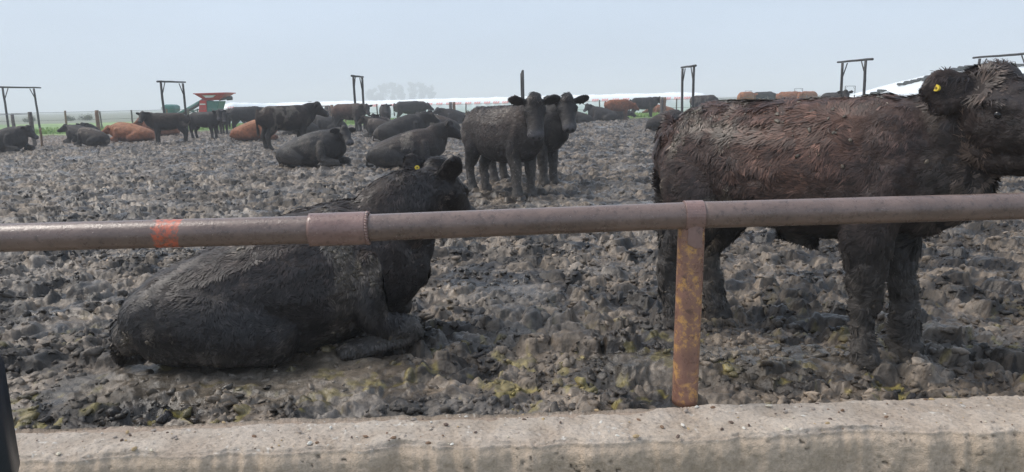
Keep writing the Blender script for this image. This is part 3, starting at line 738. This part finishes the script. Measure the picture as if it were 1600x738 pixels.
# the big lying steer on the left
B, HB = cow('big black steer lying in the mud with its back to the viewer, left foreground', (-1.45, 4.48), rad(25), 1.05, pose='lie', scheme='dusty', hpos=(.985, .0, .975), hyaw=rad(34), hpitch=.62, ear=(-.11, .17, .09), earup=(1, -.1, .1), nk=1.15,
            vox=.0125, eyes=True, furn=110000, lump=.010, hk=1.08, furkw=dict(lmin=.02, lmax=.05, wid=.0032, zmin=.03, lift=.28), knees={-1: (-.13, -.02)})
c = HB(-.06, .12, .035); add_tag(B, c + Vector((-.012, -.06, .02)), (-.2, -1, .15), .015)
# the pair looking at the viewer
C_, HC = cow('black yearling standing square and staring at the viewer, in front of its mate', (-.12, 12.15), rad(-48), 1.04, scheme='dusty', hpos=(.88, -.12, 1.34), hyaw=rad(-42), hpitch=.92, ear=(.1, .25), vox=.018, lk=1.12, hk=1.17, zs=1.08, belly=-.07, eyes=True, furn=16000, furkw=dict(wid=.006, lmin=.03, lmax=.06), lump=.010)
D_, HD = cow('black yearling half hidden behind the staring one, head turned to the viewer', (.30, 13.7), rad(-38), 1.06, scheme='black', hpos=(.93, -.08, 1.33), hyaw=rad(-48), hpitch=.8, ear=(.1, .35), vox=.018, lk=1.1, hk=1.15, zs=1.06, belly=-.05, eyes=True, furn=9000, furkw=dict(wid=.007, lmin=.03, lmax=.06), lump=.008)

def at(px, py, dx=0, dy=0): v = gp(px, py); return (v.x + dx, v.y + dy)
Rr = rad
# ---- mid and far cattle: pixel of the ground point under the body, heading, ...
cow('black cow lying on its chest behind the rail, head up towards the viewer', at(488, 257), Rr(-12), 1.05, pose='lie', scheme='black', hpos=(.92, -.08, .86), hyaw=Rr(-42), hpitch=.6, vox=.02, ear=(.2, -.1), furn=6000, furkw=dict(wid=.006, zmin=.04))
cow('dusty dark cow lying with its head up, facing right beside the standing pair', at(636, 258), Rr(8), 1.05, pose='lie', scheme='dusty', hpos=(.98, 0, .94), hyaw=Rr(0), hpitch=.55, vox=.02, ear=(.3, .5), furn=6000, furkw=dict(wid=.006, zmin=.04))
cow('black cow lying behind the two front resting cows, long back to the viewer', at(628, 219), Rr(16), 1.25, pose='lie', scheme='black', hpos=(.95, .0, .86), hyaw=Rr(20), hpitch=.5)
cow('grey-brown cow lying just left of the standing pair with its rump to the right', at(688, 207), Rr(170), 1.12, pose='lie', scheme='dusty', hpos=(.98, 0, .85), hyaw=Rr(10), hpitch=.4)
cow('dark cow lying by the grass strip left of the standing pair', at(712, 193), Rr(195), 1.25, pose='lie', scheme='bluish', hpos=(.98, 0, .85), hyaw=Rr(10), hpitch=.4)
cow('black cow standing with a drooping mottled back, head to the right', at(450, 231), Rr(42), 1.2, scheme='dusty', hpos=(1.0, -.05, 1.28), hyaw=Rr(-25), hpitch=.6, vox=.025, tail=.05)
cow('brownish black cow standing side on below the tall frame, face towards the viewer', at(547, 205), Rr(-18), 1.22, scheme='brownback', hpos=(.95, -.05, 1.16), hyaw=Rr(-45), hpitch=.7)
cow('dark cow facing straight at the viewer in the group before the white bags', at(603, 197), Rr(-75), 1.15, scheme='bluish', hpos=(.95, 0, 1.22), hyaw=Rr(-12), hpitch=.9)
cow('black cow standing broadside right of the frame, head low at the right', at(640, 192), Rr(5), 1.3, scheme='black', hpos=(1.1, 0, 1.05), hyaw=Rr(0), hpitch=.55)
cow('black cow standing behind the broadside one, only its back showing', at(650, 188), Rr(175), 1.3, scheme='brownback', hpos=(1.1, 0, 1.0), hyaw=Rr(0), hpitch=.8)
cow('small dark cow lying and peering over the back of its neighbour', at(604, 208), Rr(-120), 1.0, pose='lie', scheme='dusty', hpos=(.95, 0, .95), hyaw=Rr(20), hpitch=.8)
cow('black cow lying low with a round back left of the peering one', at(598, 213), Rr(155), 1.0, pose='lie', scheme='dusty')
cow('black cow lying between the two standing cows near the white bag', at(515, 205), Rr(175), 1.15, pose='lie', scheme='bluish', hpos=(.98, 0, .7), hpitch=.4)
cow('dark round-backed cow standing end on before the metal gate', at(497, 193), Rr(115), 1.25, scheme='bluish', hpos=(1.05, 0, 1.0), hpitch=.9)
cow('black cow standing behind the gate beside the round-backed one', at(514, 189), Rr(100), 1.15, scheme='bluish', hpos=(1.05, 0, 1.0), hpitch=.9)
cow('black cow lying flat in the mud just right of the mottled standing cow', at(470, 209), Rr(185), 1.05, pose='lie', scheme='black', hpos=(1.0, 0, .45), hpitch=.2)
cow('orange-brown cow lying behind the hind legs of the mottled standing cow', at(398, 218), Rr(8), 1.15, pose='lie', scheme='red', hpos=(.98, 0, .7), hpitch=.4)
cow('dark cow standing broadside left of the mottled one, rump to the left', at(388, 206), Rr(10), 1.2, scheme='black', hpos=(1.05, 0, 1.1), hpitch=.7, hyaw=.3)
cow('black cow standing farther back in the left group, partly covered', at(372, 202), Rr(160), 1.12, scheme='bluish', hpos=(1.0, 0, 1.1), hpitch=.8)
cow('black cow standing in the left group, head turned to the viewer at its right', at(322, 216), Rr(-15), 1.03, scheme='black', hpos=(.95, -.1, 1.28), hyaw=Rr(-60), hpitch=.75, vox=.028)
cow('dark cow standing behind the left group, head down behind its mate', at(348, 208), Rr(-60), 1.1, scheme='bluish', hpos=(.98, 0, 1.05), hyaw=Rr(-10), hpitch=.9)
cow('black standing cow farthest left, mottled back, its head at the left facing the viewer', at(266, 222), Rr(194), 1.04, scheme='dusty', hpos=(.95, .08, 1.28), hyaw=Rr(72), hpitch=.7, vox=.025, ear=(.1, .1))
cow('orange cow lying stretched out left of the mottled standing cow', at(208, 220), Rr(172), 1.28, pose='lie', scheme='red', hpos=(.93, .0, .62), hyaw=Rr(15), hpitch=.45, zs=.85)
cow('pale orange cow lying mostly hidden behind a black standing cow', at(252, 212), Rr(175), 1.2, pose='lie', scheme='darkred', hpos=(.93, 0, .8), hyaw=Rr(25), hpitch=.45)
cow('black cow lying at the far left with its head raised to the left', at(130, 222), Rr(165), 1.0, pose='lie', scheme='black', hpos=(.90, 0, .80), hyaw=Rr(20), hpitch=.35)
cow('dusty grey cow lying with its rump right, beside the far left black cow', at(147, 227), Rr(160), .95, pose='lie', scheme='dusty', hpos=(.9, 0, .5), hpitch=.5)
cow('black cow lying farthest back at left with only ears and forehead showing', at(142, 217), Rr(-80), 1.0, pose='lie', scheme='bluish', hpos=(.9, 0, .82), hpitch=.8)
cow('black cow lying cut off by the left edge of the photo', at(12, 235), Rr(-14), 1.12, pose='lie', scheme='bluish', hpos=(.93, .05, .80), hyaw=Rr(18), hpitch=.7, vox=.025)
# right of the pair
cow('brown-grey cow lying right beside the standing pair', at(902, 191), Rr(178), 1.1, pose='lie', scheme='dusty', hpos=(.98, 0, .6), hpitch=.4, zs=.85)
cow('black cow lying with its head up at the left, before the red standing cow', at(942, 188), Rr(172), 1.15, pose='lie', scheme='bluish', hpos=(.92, .0, .95), hyaw=Rr(45), hpitch=.7)
cow('black cow lying behind the forelegs of the red standing cow', at(962, 186), Rr(5), 1.1, pose='lie', scheme='bluish', hpos=(1., 0, .5), hpitch=.4, zs=.85)
cow('rust-red cow standing with its head hidden behind a black one', at(966, 187), Rr(8), 1.12, scheme='darkred', hpos=(1.05, 0, .95), hyaw=0, hpitch=.7)
cow('bluish black cow standing side on to the right of the red one', at(1005, 184), Rr(4), 1.2, scheme='bluish', hpos=(1.0, 0, 1.22), hyaw=Rr(-20), hpitch=.8)
cow('red cow lying low to the right of the bluish black standing one', at(1035, 178), Rr(175), 1.3, pose='lie', scheme='darkred', hpos=(1., 0, .4), hpitch=.3, zs=.8)
cow('dusty cow lying partly hidden by the rump of the huge steer', at(1040, 203), Rr(20), 1.1, pose='lie', scheme='dusty', hpos=(1, 0, .6), hpitch=.4)
# backs showing over the big steer's back
cow('orange cow showing its back over the huge steer, leftmost of the orange row', at(1165, 177), Rr(48), 1.42, scheme='red', hpos=(1.0, 0, 1.12), hpitch=.8)
cow('black cow showing a flat back behind the row of orange cows', at(1192, 172), Rr(5), 1.43, scheme='bluish', hpos=(1.05, 0, 1.0), hpitch=.8)
cow('orange-red cow showing its back over the huge steer, middle of the orange row', at(1232, 172), Rr(-40), 1.39, scheme='darkred', hpos=(1.0, 0, 1.12), hpitch=.8)
cow('orange cow showing its back over the huge steer, rightmost of the orange row', at(1262, 172), Rr(215), 1.38, scheme='red', hpos=(1.0, 0, 1.1), hpitch=.8)
cow('black cow with only its round head visible over the back of the huge steer', at(1300, 192), Rr(-85), 1.22, scheme='black', hpos=(.9, 0, 1.28), hyaw=Rr(-10), hpitch=.6)
cow('dark back low behind the huge steer, nearest the right end of the white bag', at(1100, 182), Rr(10), 1.25, scheme='dusty', hpos=(1.0, 0, .8), hpitch=.8)

# ------------------------------------------------------------------ tall frames
M_wood = mat('dark_creosoted_wood', (.018, .017, .017), .7, nscale=6, c2=(.04, .036, .032), bump=.004, bscale=30)
M_grey = mat('grey_post_wood', (.16, .14, .12), .85, nscale=8, c2=(.09, .08, .07), bump=.006, bscale=20)
M_tanp = mat('brown_post_wood', (.24, .15, .09), .85, nscale=8, c2=(.14, .09, .06), bump=.006, bscale=20)
M_wire = mat('fence_wire', (.12, .12, .13), .5)
def tall_frame(label, px, D, ht, halfp=1.3, rot=0, group='tall dark goalpost frames along the pen line', r=.075, beam=1.85):
    v = dp(px, 160, D); e = empty('goalpost_frame', (v.x, D, 0), rot); tag(e, label, 'frame', group)
    for s_ in (-1, 1):
        m = MB(); m.cyl((0, s_ * halfp, -.3), (random.uniform(-.04, .04), s_ * halfp, ht - .06), r, r * .85, 10, rough=.008); m.build('post', M_wood, e, smooth=True)
        m = MB(); m.cyl((0, s_ * (halfp - .06), ht - .75), (0, s_ * (halfp - .5), ht - .09), .03, n=8); m.build('brace', M_wood, e, smooth=True)
    m = MB(); m.cyl((0, -beam, ht - .03), (0, beam, ht + .01), .06, .05, 10, rough=.012); m.build('crossbeam', M_wood, e, smooth=True)
tall_frame('tall dark goalpost frame cut by the left edge of the photo, beyond the wire fence', 33, 50, 3.15, 1.6, beam=2.3)
tall_frame('tall dark goalpost frame left of the red and green machine', 272, 45, 3.1, 1.45)
tall_frame('narrow-looking goalpost frame over the cows left of the foggy trees', 561, 43, 3.1, 1.15, beam=1.6)
tall_frame('goalpost frame seen edge on as one dark pole behind the staring pair', 817, 43, 3.15, 1.3)
tall_frame('goalpost frame standing over the right end of the white bag', 1074, 40, 3.1, 1.15, beam=1.6)
tall_frame('goalpost frame beyond the middle of the huge steer, beside the white tarp heap', 1331, 37, 3.08, 1.25)
tall_frame('goalpost frame mostly hidden behind the curly crown of the huge steer', 1561, 35.5, 3.1, 1.75, beam=2.3)
for i, (px, D, lb) in enumerate(((1169, 250, 'smallest far goalpost frame over the leftmost orange back'), (1247, 205, 'small far goalpost frame over the middle orange backs'), (1327, 165, 'small far goalpost frame right of the black head, near the tarp heap'))):
    tall_frame(lb, px, D, 3.0, 1.1, rot=rad(90), group='small far goalpost frames', r=.1, beam=1.2)

# ------------------------------------------------------------------ fences
def wire_fence(label, pts, zt, wires, group, pr=(.05, .09), mats=(M_grey,), wr=.012):
    e = empty('wire_fence', (pts[0][0], pts[0][1], 0)); o = Vector(e.location); tag(e, label, 'fence', group)
    for i, p in enumerate(pts):
        m = MB(); h = zt * (p[2] if len(p) > 2 else 1) * random.uniform(.93, 1.06); r = random.uniform(*pr)
        m.cyl(Vector((p[0], p[1], -.2)) - o, Vector((p[0] + random.uniform(-.05, .05), p[1], h)) - o, r, r * .9, 8, rough=.01); m.build('post', mats[i % len(mats)], e, smooth=True)
    for z in wires:
        m = MB()
        for a, b in zip(pts[:-1], pts[1:]):
            m.cyl(Vector((a[0], a[1] - .06, z * zt)) - o, Vector((b[0], b[1] - .06, z * zt)) - o, wr, n=5, cap=False)
        m.build('wire', M_wire, e)
random.seed(9)
pts = []
x = -62
while x < -10: pts.append((x, 58 + .5 * random.uniform(-1, 1))); x += random.uniform(1.6, 3.4)
wire_fence('long wire fence on thin posts before the green grass strip at left', pts, 1.45, (.55, .97), None, mats=(M_grey, M_grey, M_tanp))
pts = [(-10 + 3.3 * k + random.uniform(-.6, .6), 58 - .12 * k) for k in range(22)]
wire_fence('long wire fence on thin posts in front of the white silage bags', pts, 1.35, (.5, .97), None, pr=(.035, .06), wr=.010)
v1 = dp(51, 200, 33); v2 = dp(20, 190, 46); v3 = dp(151, 190, 46); v0 = dp(-60, 190, 26)
wire_fence('short run of nearer weathered posts at the far left beside the lying cow', [(v0.x, 26), (v1.x, 33), (v2.x, 46)], 1.45, (.35, .97), None, pr=(.09, .11), mats=(M_grey,))
for (px, D, lb, mm) in ((151, 46, 'thick orange-brown wooden post standing alone before the left wire fence', M_tanp), (59, 31.5, 'short thin brown stake beside the nearer grey posts at left', M_tanp), (704, 52, 'grey wooden post, left one of the twin posts by the standing pair', M_grey), (709.5, 52, 'grey wooden post, right one of the twin posts by the standing pair', M_tanp),
                        (1033, 52, 'pale wooden post, left one of the twin posts right of the bluish black cow', M_grey), (1037.5, 52, 'brown wooden post, right one of the twin posts right of the bluish black cow', M_tanp), (519, 54, 'stout post at the right end of the metal gate', M_tanp)):
    v = dp(px, 180, D); m = MB(); r = .12 if D != 31.5 else .05; h = 1.5 if D != 31.5 else .8
    m.cyl((0, 0, -.2), (.03, 0, h), r, r * .9, 10, rough=.015); o = m.build('wooden_post', mm, smooth=True); o.location = (v.x, D, 0); tag(o, lb, 'post')
ga = dp(442, 170, 54); gb = dp(517, 170, 54)
g = empty('metal_gate', (ga.x, 54, 0)); tag(g, 'rust-coloured metal gate of two rails behind the mottled standing cow', 'gate')
for z in (1.42, 1.12, .8): m = MB(); m.cyl((0, 0, z), (gb.x - ga.x - .15, 0, z), .035, n=8); m.build('rail', M_slv, g, smooth=True)
for k in range(3): m = MB(); xx = (gb.x - ga.x - .15) * k / 2; m.cyl((xx, .05, .05), (xx, .05, 1.45), .04, n=8); m.build('upright', M_slv, g, smooth=True)

# ------------------------------------------------------------------ silage bags
M_bag = mat('white_plastic_film', (.88, .90, .90), .35, nscale=1.2, c2=(.82, .86, .87), bump=.03, bscale=2.2, spec=.4)
M_logo = mat('red_print', (.78, .22, .22), .5)
def logo_mesh():
    m = MB()           # a slanted red oval badge of smudged strokes, as the far print reads
    for k, (x, h) in enumerate(((-.24, .20), (-.13, .13), (-.02, .22), (.09, .13), (.19, .13), (.27, .20))):
        m.box((x, 0, 0), (.05, .004, h)); 
        if k % 2: m.box((x - .03, 0, h * .3), (.07, .004, .045))
        else: m.box((x + .03, 0, -h * .3), (.07, .004, .045))
    m.box((0, 0, -.145), (.52, .004, .035))
    me = bpy.data.meshes.new('logo'); me.from_pydata([(v[0] + v[2] * .25, v[1], v[2]) for v in m.v], [], m.f); me.update(); me.materials.append(M_logo); return me
LOGO = logo_mesh()
def silage_bag(label, a, b, w_, h0, h1, logos, seed):
    a = Vector(a); b = Vector(b); L = (b - a).length; ang = math.atan2(b.y - a.y, b.x - a.x)
    ns = int(L / .22); nc = 30; V = np.zeros(((ns + 1) * nc, 3), np.float32)
    for i in range(ns + 1):
        s_ = L * i / ns; e = min(s_, L - s_) / 1.6; k = math.sqrt(max(0, 1 - (1 - min(1, e)) ** 2)) * .97 + .03; hh_ = (h0 + (h1 - h0) * i / ns) * (k ** .8)
        for j in range(nc):
            th = math.pi * j / (nc - 1); ca = math.cos(th); sa = math.sin(th)
            V[i * nc + j] = (s_, w_ * math.copysign(abs(ca) ** .75, ca) * (.3 + .7 * k), hh_ * sa ** .8)
    nz = fbm(V * np.array([.9, 1.2, 1.2]) + seed, 4, seed) ; cr = vnoise(V * np.array([2.6, .5, .5]) + seed, seed + 5)
    V[:, 2] += (.07 * nz + .03 * cr) * (V[:, 2] > .15); V[:, 1] += .06 * nz
    i = np.arange((ns + 1) * nc).reshape(ns + 1, nc)
    me = np_mesh('silage_bag', V, np.stack([i[:-1, :-1].ravel(), i[:-1, 1:].ravel(), i[1:, 1:].ravel(), i[1:, :-1].ravel()], 1))
    o = mk('silage_bag', me, M_bag); o.location = a; o.rotation_euler = (0, 0, ang); tag(o, label, 'silage bag', 'long white plastic silage bags')
    s_ = logos[0]
    while s_ < L - .8:
        q = bpy.data.objects.new('logo', LOGO); COL.objects.link(q); q.parent = o
        hh_ = h0 + (h1 - h0) * s_ / L; th = rad(logos[2]); sa = math.sin(th); ca = math.cos(th)
        q.location = (s_, -w_ * ca ** .75 - .07, hh_ * sa ** .8 + .04); q.rotation_euler = (rad(-38), 0, 0); s_ += logos[1] * random.uniform(.93, 1.07)
random.seed(5)
z0 = dp(395, 170, 76); z1 = dp(1112, 160, 70)
silage_bag('very long white silage bag with a row of red prints behind the cattle', (z0.x, 76, 0), (z1.x, 70, 0), 1.35, 1.82, 1.90, (.8, .95, 42), 3)
z0 = dp(352, 170, 70); silage_bag('white silage bag with a rounded near end beside the red and green machine', (z0.x, 68, 0), (z0.x + 5.2, 72, 0), 1.3, 2.05, 1.6, (.9, 1.4, 42), 8)
# covered silage heap with tyres, right
def heap():
    X0 = dp(1345, 140, 85).x; V = []; nx, ny = 80, 24
    for i in range(nx + 1):
        for j in range(ny + 1):
            u = i / nx; v = j / ny; x = 60 * u; y = 22 * (v - .5)
            h = 4.2 * (min(1, u * 4.2) ** .75) * (math.sin(math.pi * v) ** .55 if 0 < v < 1 else 0) * (1 if u < .9 else (1 - u) * 10)
            V.append((x, y, h))
    V = np.array(V, np.float32); V[:, 2] += .12 * fbm(V * .5, 3, 4) * (V[:, 2] > .3)
    i = np.arange((nx + 1) * (ny + 1)).reshape(nx + 1, ny + 1)
    me = np_mesh('silage_heap', V, np.stack([i[:-1, :-1].ravel(), i[1:, :-1].ravel(), i[1:, 1:].ravel(), i[:-1, 1:].ravel()], 1))
    o = mk('silage_heap', me, M_bag); o.location = (X0, 90, 0); tag(o, 'broad silage heap under white sheeting weighted with dark tyres, far right', 'silage heap')
    M_ty = mat('tyre_rubber', (.02, .02, .021), .8); tm = MB(); n = 12; k = 6; V2 = []; F2 = []
    for a in range(n):
        for b in range(k):
            A_ = 2 * math.pi * a / n; B_ = 2 * math.pi * b / k; r = .42 + .16 * math.cos(B_); V2.append((r * math.cos(A_), r * math.sin(A_), .15 * math.sin(B_) + .1))
            F2.append((a * k + b, ((a + 1) % n) * k + b, ((a + 1) % n) * k + (b + 1) % k, a * k + (b + 1) % k))
    me = bpy.data.meshes.new('tyre'); me.from_pydata(V2, [], F2); me.update()
    P = V.reshape(nx + 1, ny + 1, 3); random.seed(2); spots = []
    for u in np.linspace(.012, .6, 46): spots.append((u, .40 + .0 * u))
    for k_ in range(16): spots.append((.13 + .006 * k_, .40 - .022 * k_))
    for u in np.linspace(.2, .6, 26): spots.append((u, .16))
    first = True
    for u, v in spots:
        if random.random() < .12: continue
        p = P[min(nx, int(round(u * nx))), min(ny, int(round(v * ny)))]
        t_ = mk('tyre', me, M_ty if first else None); first = False
        t_.location = (X0 + u * 60, 90 + 22 * (v - .5), float(p[2]) + .06); t_.rotation_euler = (random.uniform(-.1, .3), random.uniform(-.1, .1), random.uniform(0, 3)); tag(t_, 'worn black tyre weighing down the white sheet of the silage heap', 'tyre', 'tyres holding down the white sheeting')
heap()

# ------------------------------------------------------------------ grain bagging machine
M_rp = mat('red_paint', (.55, .035, .03), .45, nscale=3, c2=(.42, .03, .03), spec=.4)
M_gp = mat('green_paint', (.025, .13, .11), .5, nscale=3, c2=(.04, .16, .14), spec=.4)
M_dk = mat('dark_rubber', (.02, .022, .022), .7)
M_wp = mat('white_panel', (.62, .62, .60), .5)
DM = 62; K = DM / FPX / .985
def mxz(px, py):
    v = dp(px, py, DM); return v.x, v.z
ox, _ = mxz(310, 170)
mc = empty('grain_bagging_machine', (ox, DM, 0)); tag(mc, 'red and green grain bagging machine with a wide hopper and a sloping conveyor', 'machine')
def q(px, py, y=0): X_, Z_ = mxz(px, py); return Vector((X_ - ox, y, Z_))
def frustum(pa, pb, pc_, pd, y0, y1, ti=.25, mb=None):       # a,b top left/right ; c,d bottom right/left
    mb = mb or MB(); A_, B_, C2, D2 = q(*pa), q(*pb), q(*pc_), q(*pd)
    bt = [D2 + Vector((0, y0 + ti, 0)), C2 + Vector((0, y0 + ti, 0)), C2 + Vector((0, y1 - ti, 0)), D2 + Vector((0, y1 - ti, 0))]
    tp = [A_ + Vector((0, y0, 0)), B_ + Vector((0, y0, 0)), B_ + Vector((0, y1, 0)), A_ + Vector((0, y1, 0))]
    return mb.hexa(bt + tp)
frustum((311, 147), (360, 145.5), (346, 156.5), (324, 157), -1.1, 1.1, .5).build('hopper', M_rp, mc, bevel=.03)
m = MB(); frustum((324, 149.5), (344, 149), (340, 152.5), (329, 153), -1.02, -.9, .14, m); m.build('hopper_panel', M_wp, mc)
frustum((310.5, 146.3), (360.5, 144.8), (360.3, 146.4), (311, 147.6), -1.15, 1.15, .0).build('hopper_rim', M_rp, mc)
frustum((318, 157), (328, 157), (329, 182), (316, 182), -.8, .8, 0).build('side_panel', M_rp, mc, bevel=.02)
m = MB(); frustum((318.5, 162), (327, 162), (327, 164), (318.5, 164), -.83, -.8, 0, m); m.build('panel_stripe', M_wp, mc)
frustum((328, 158), (348, 158), (342, 182), (329, 182), -.7, .7, 0).build('rear_housing', M_gp, mc, bevel=.03)
frustum((258, 163), (278, 164), (277, 182), (259, 182), -.8, .8, .1).build('tunnel_hood', M_gp, mc, bevel=.3)
m = MB(); m.cyl(q(262, 169.5, -.85), q(262, 169.5, -.8), .16, n=16); m.build('lamp', M_wp, mc)
m = MB(); m.cyl(q(283, 179, -.3), q(322, 157, -.3), .2, .2, 12); m.build('conveyor', M_gp, mc, smooth=True)
m = MB(); m.cyl(q(286, 180, -.55), q(320, 160.5, -.55), .09, .09, 8); m.build('conveyor_rail', M_dk, mc, smooth=True)
m = MB(); m.cyl(q(281, 180, -.2), q(292, 173.5, -.2), .26, .22, 12); m.build('conveyor_boot', M_wp, mc, smooth=True)
m = MB(); m.cyl(q(344, 156, -.2), q(358, 153.5, -.2), .1, n=8); m.cyl(q(356, 154, -.2), q(364, 153.5, -.2), .17, n=8); m.build('discharge_spout', M_dk, mc, smooth=True)
m = MB()
for px in (296, 304, 311): m.cyl(q(px, 182, -.3), q(px, 170, -.3), .05, n=6)
m.cyl(q(290, 181, -.3), q(316, 181, -.3), .07, n=6); m.cyl(q(292, 178, -.3), q(316, 170, -.3), .04, n=6); m.cyl(q(296, 171, -.3), q(316, 179, -.3), .04, n=6)
m.build('support_frame', M_gp, mc)
for px in (322, 338):
    c = q(px, 178, -1.0); c.z = .45; m = MB(); m.cyl(c, c + Vector((0, .25, 0)), .45, n=20); wl = m.build('wheel', M_dk, mc); m = MB(); m.cyl(c + Vector((0, -.01, 0)), c, .2, n=14); m.build('rim', M_wp, wl)

# ------------------------------------------------------------------ distant trees and bushes
M_leaf = mat('leaf', (.045, .065, .03), .7, nscale=.5, c2=(.08, .10, .045)); M_bark = mat('bark', (.10, .08, .06), .9, bump=.02, bscale=5)
def tree(label, x, y, h, w_, seed, group, leaf=.5, nl=1500, nm='tree', cat='tree'):
    rng = random.Random(seed); e = empty(nm, (x, y, 0)); tag(e, label, cat, group)
    m = MB(); tp = (rng.uniform(-.3, .3), 0, h * .8); m.cyl((0, 0, -.3), tp, h * .022 + .03, h * .006 + .01, 8)
    blobs = []
    for k in range(22):
        z = h * rng.uniform(.16, .95); a = rng.uniform(0, 6.28); r = w_ * rng.uniform(.15, .8) * (1.1 - abs(z / h - .6)); c = Vector((r * math.cos(a), r * math.sin(a), z))
        m.cyl((0, 0, z * .6), c, h * .008 + .01, .01, 6); blobs.append((c, w_ * rng.uniform(.28, .5)))
    m.build('trunk', M_bark, e)
    V = []; F = []
    for k in range(nl):
        c, r = rng.choice(blobs); d = Vector((rng.gauss(0, 1), rng.gauss(0, 1), rng.gauss(0, .8))); d.normalize(); p = c + d * r * rng.random() ** .5
        s_ = leaf * rng.uniform(.5, 1.2); R_ = Matrix.Rotation(rng.uniform(0, 6.28), 3, 'Z') @ Matrix.Rotation(rng.uniform(-1.3, 1.3), 3, 'X'); n0 = len(V)
        for a, b in ((-.5, -.3), (.5, -.3), (.5, .3), (-.5, .3)): V.append(p + R_ @ Vector((a * s_, b * s_, rng.uniform(-.1, .1) * s_)))
        F.append((n0, n0 + 1, n0 + 2, n0 + 3))
    m = MB(); m.add(V, F); m.build('crown', M_leaf, e)
lab = ['leftmost and thinnest', 'second from the left', 'tallest left-centre', 'centre', 'broad right-centre', 'second from the right', 'rightmost and lowest']
TD = 1000
for k, (px, hp) in enumerate(((583, 24), (597, 29), (611, 31), (626, 27), (643, 32), (658, 30), (671, 24))):
    v = dp(px, 160, TD); tree(f'{lab[k]} foggy tree of the faint clump behind the white bag', v.x, TD + (k % 3) * 8, 1.5 + hp * TD / FPX, 8.5, 30 + k, 'foggy trees far behind the bag', leaf=1.3, nl=3600)
for k, (px, D, h, lb) in enumerate(((45, 105, .65, 'small dark bush in the field beyond the left goalpost frame'), (108, 110, .6, 'dark bush in the field beyond the left wire fence'), (135, 110, .75, 'widest dark bush in the field left of the machine'), (490, 420, 3.2, 'tiny foggy bush on the skyline left of the narrow frame'))):
    v = dp(px, 180, D); tree(lb, v.x, D, h, h * (1.6 if h < 1 else .9), 60 + k, None, leaf=.12 if h < 1 else .8, nl=900, nm='bush', cat='bush')

# low grass along the pen edge
rng = np.random.default_rng(3); n = 26000
gx = rng.uniform(-62, 50, n); gy = pen_edge(gx) + .6 + 15 * rng.random(n) ** 1.6; hgt = rng.uniform(.08, .28, n); aa = rng.uniform(0, 6.28, n); wx = .05 * np.cos(aa); wy = .05 * np.sin(aa); lx = rng.normal(0, .08, n)
V = np.stack([np.stack([gx - wx, gy - wy, 0 * gx + .02], 1), np.stack([gx + wx, gy + wy, 0 * gx + .02], 1), np.stack([gx + lx, gy + lx, hgt], 1)], 1).reshape(-1, 3)
me = np_mesh('grass', V, None, np.arange(3 * n).reshape(-1, 3)); o = mk('grass', me, mat('grass_blades', (.14, .26, .045), .6, nscale=.6, c2=(.26, .36, .09)), smooth=False); tag(o, 'low green grass strip beyond the muddy pen', 'grass', kind='stuff')

# ------------------------------------------------------------------ vehicle mirror at the left edge
mi = empty('wing_mirror', (-.62, .78, .95)); tag(mi, 'dark blue-black car wing mirror edge cut off at the lower left', 'mirror')
M_mir = mat('dark_gloss_plastic', (.012, .018, .028), .3, spec=.6, bump=.0004, bscale=300)
p0 = dp(-5, 600, .80)
m = MB(); cx = p0.x - .11 + .62; cz = dp(0, 640, .80).z - .925
m.box((cx, .02, cz - .045), (.22, .10, .23)); m.build('housing', M_mir, mi, smooth=True, bevel=.048)
m = MB(); m.box((cx, -.035, cz - .045), (.16, .004, .17)); m.build('mirror_glass', mat('mirror_glass', (.6, .62, .65), .05, metal=1), mi, bevel=.001)
m = MB(); m.cyl((cx - .06, .03, cz - .15), (cx - .22, .0, cz - .26), .03, .04, 14); m.build('arm', M_mir, mi, smooth=True)
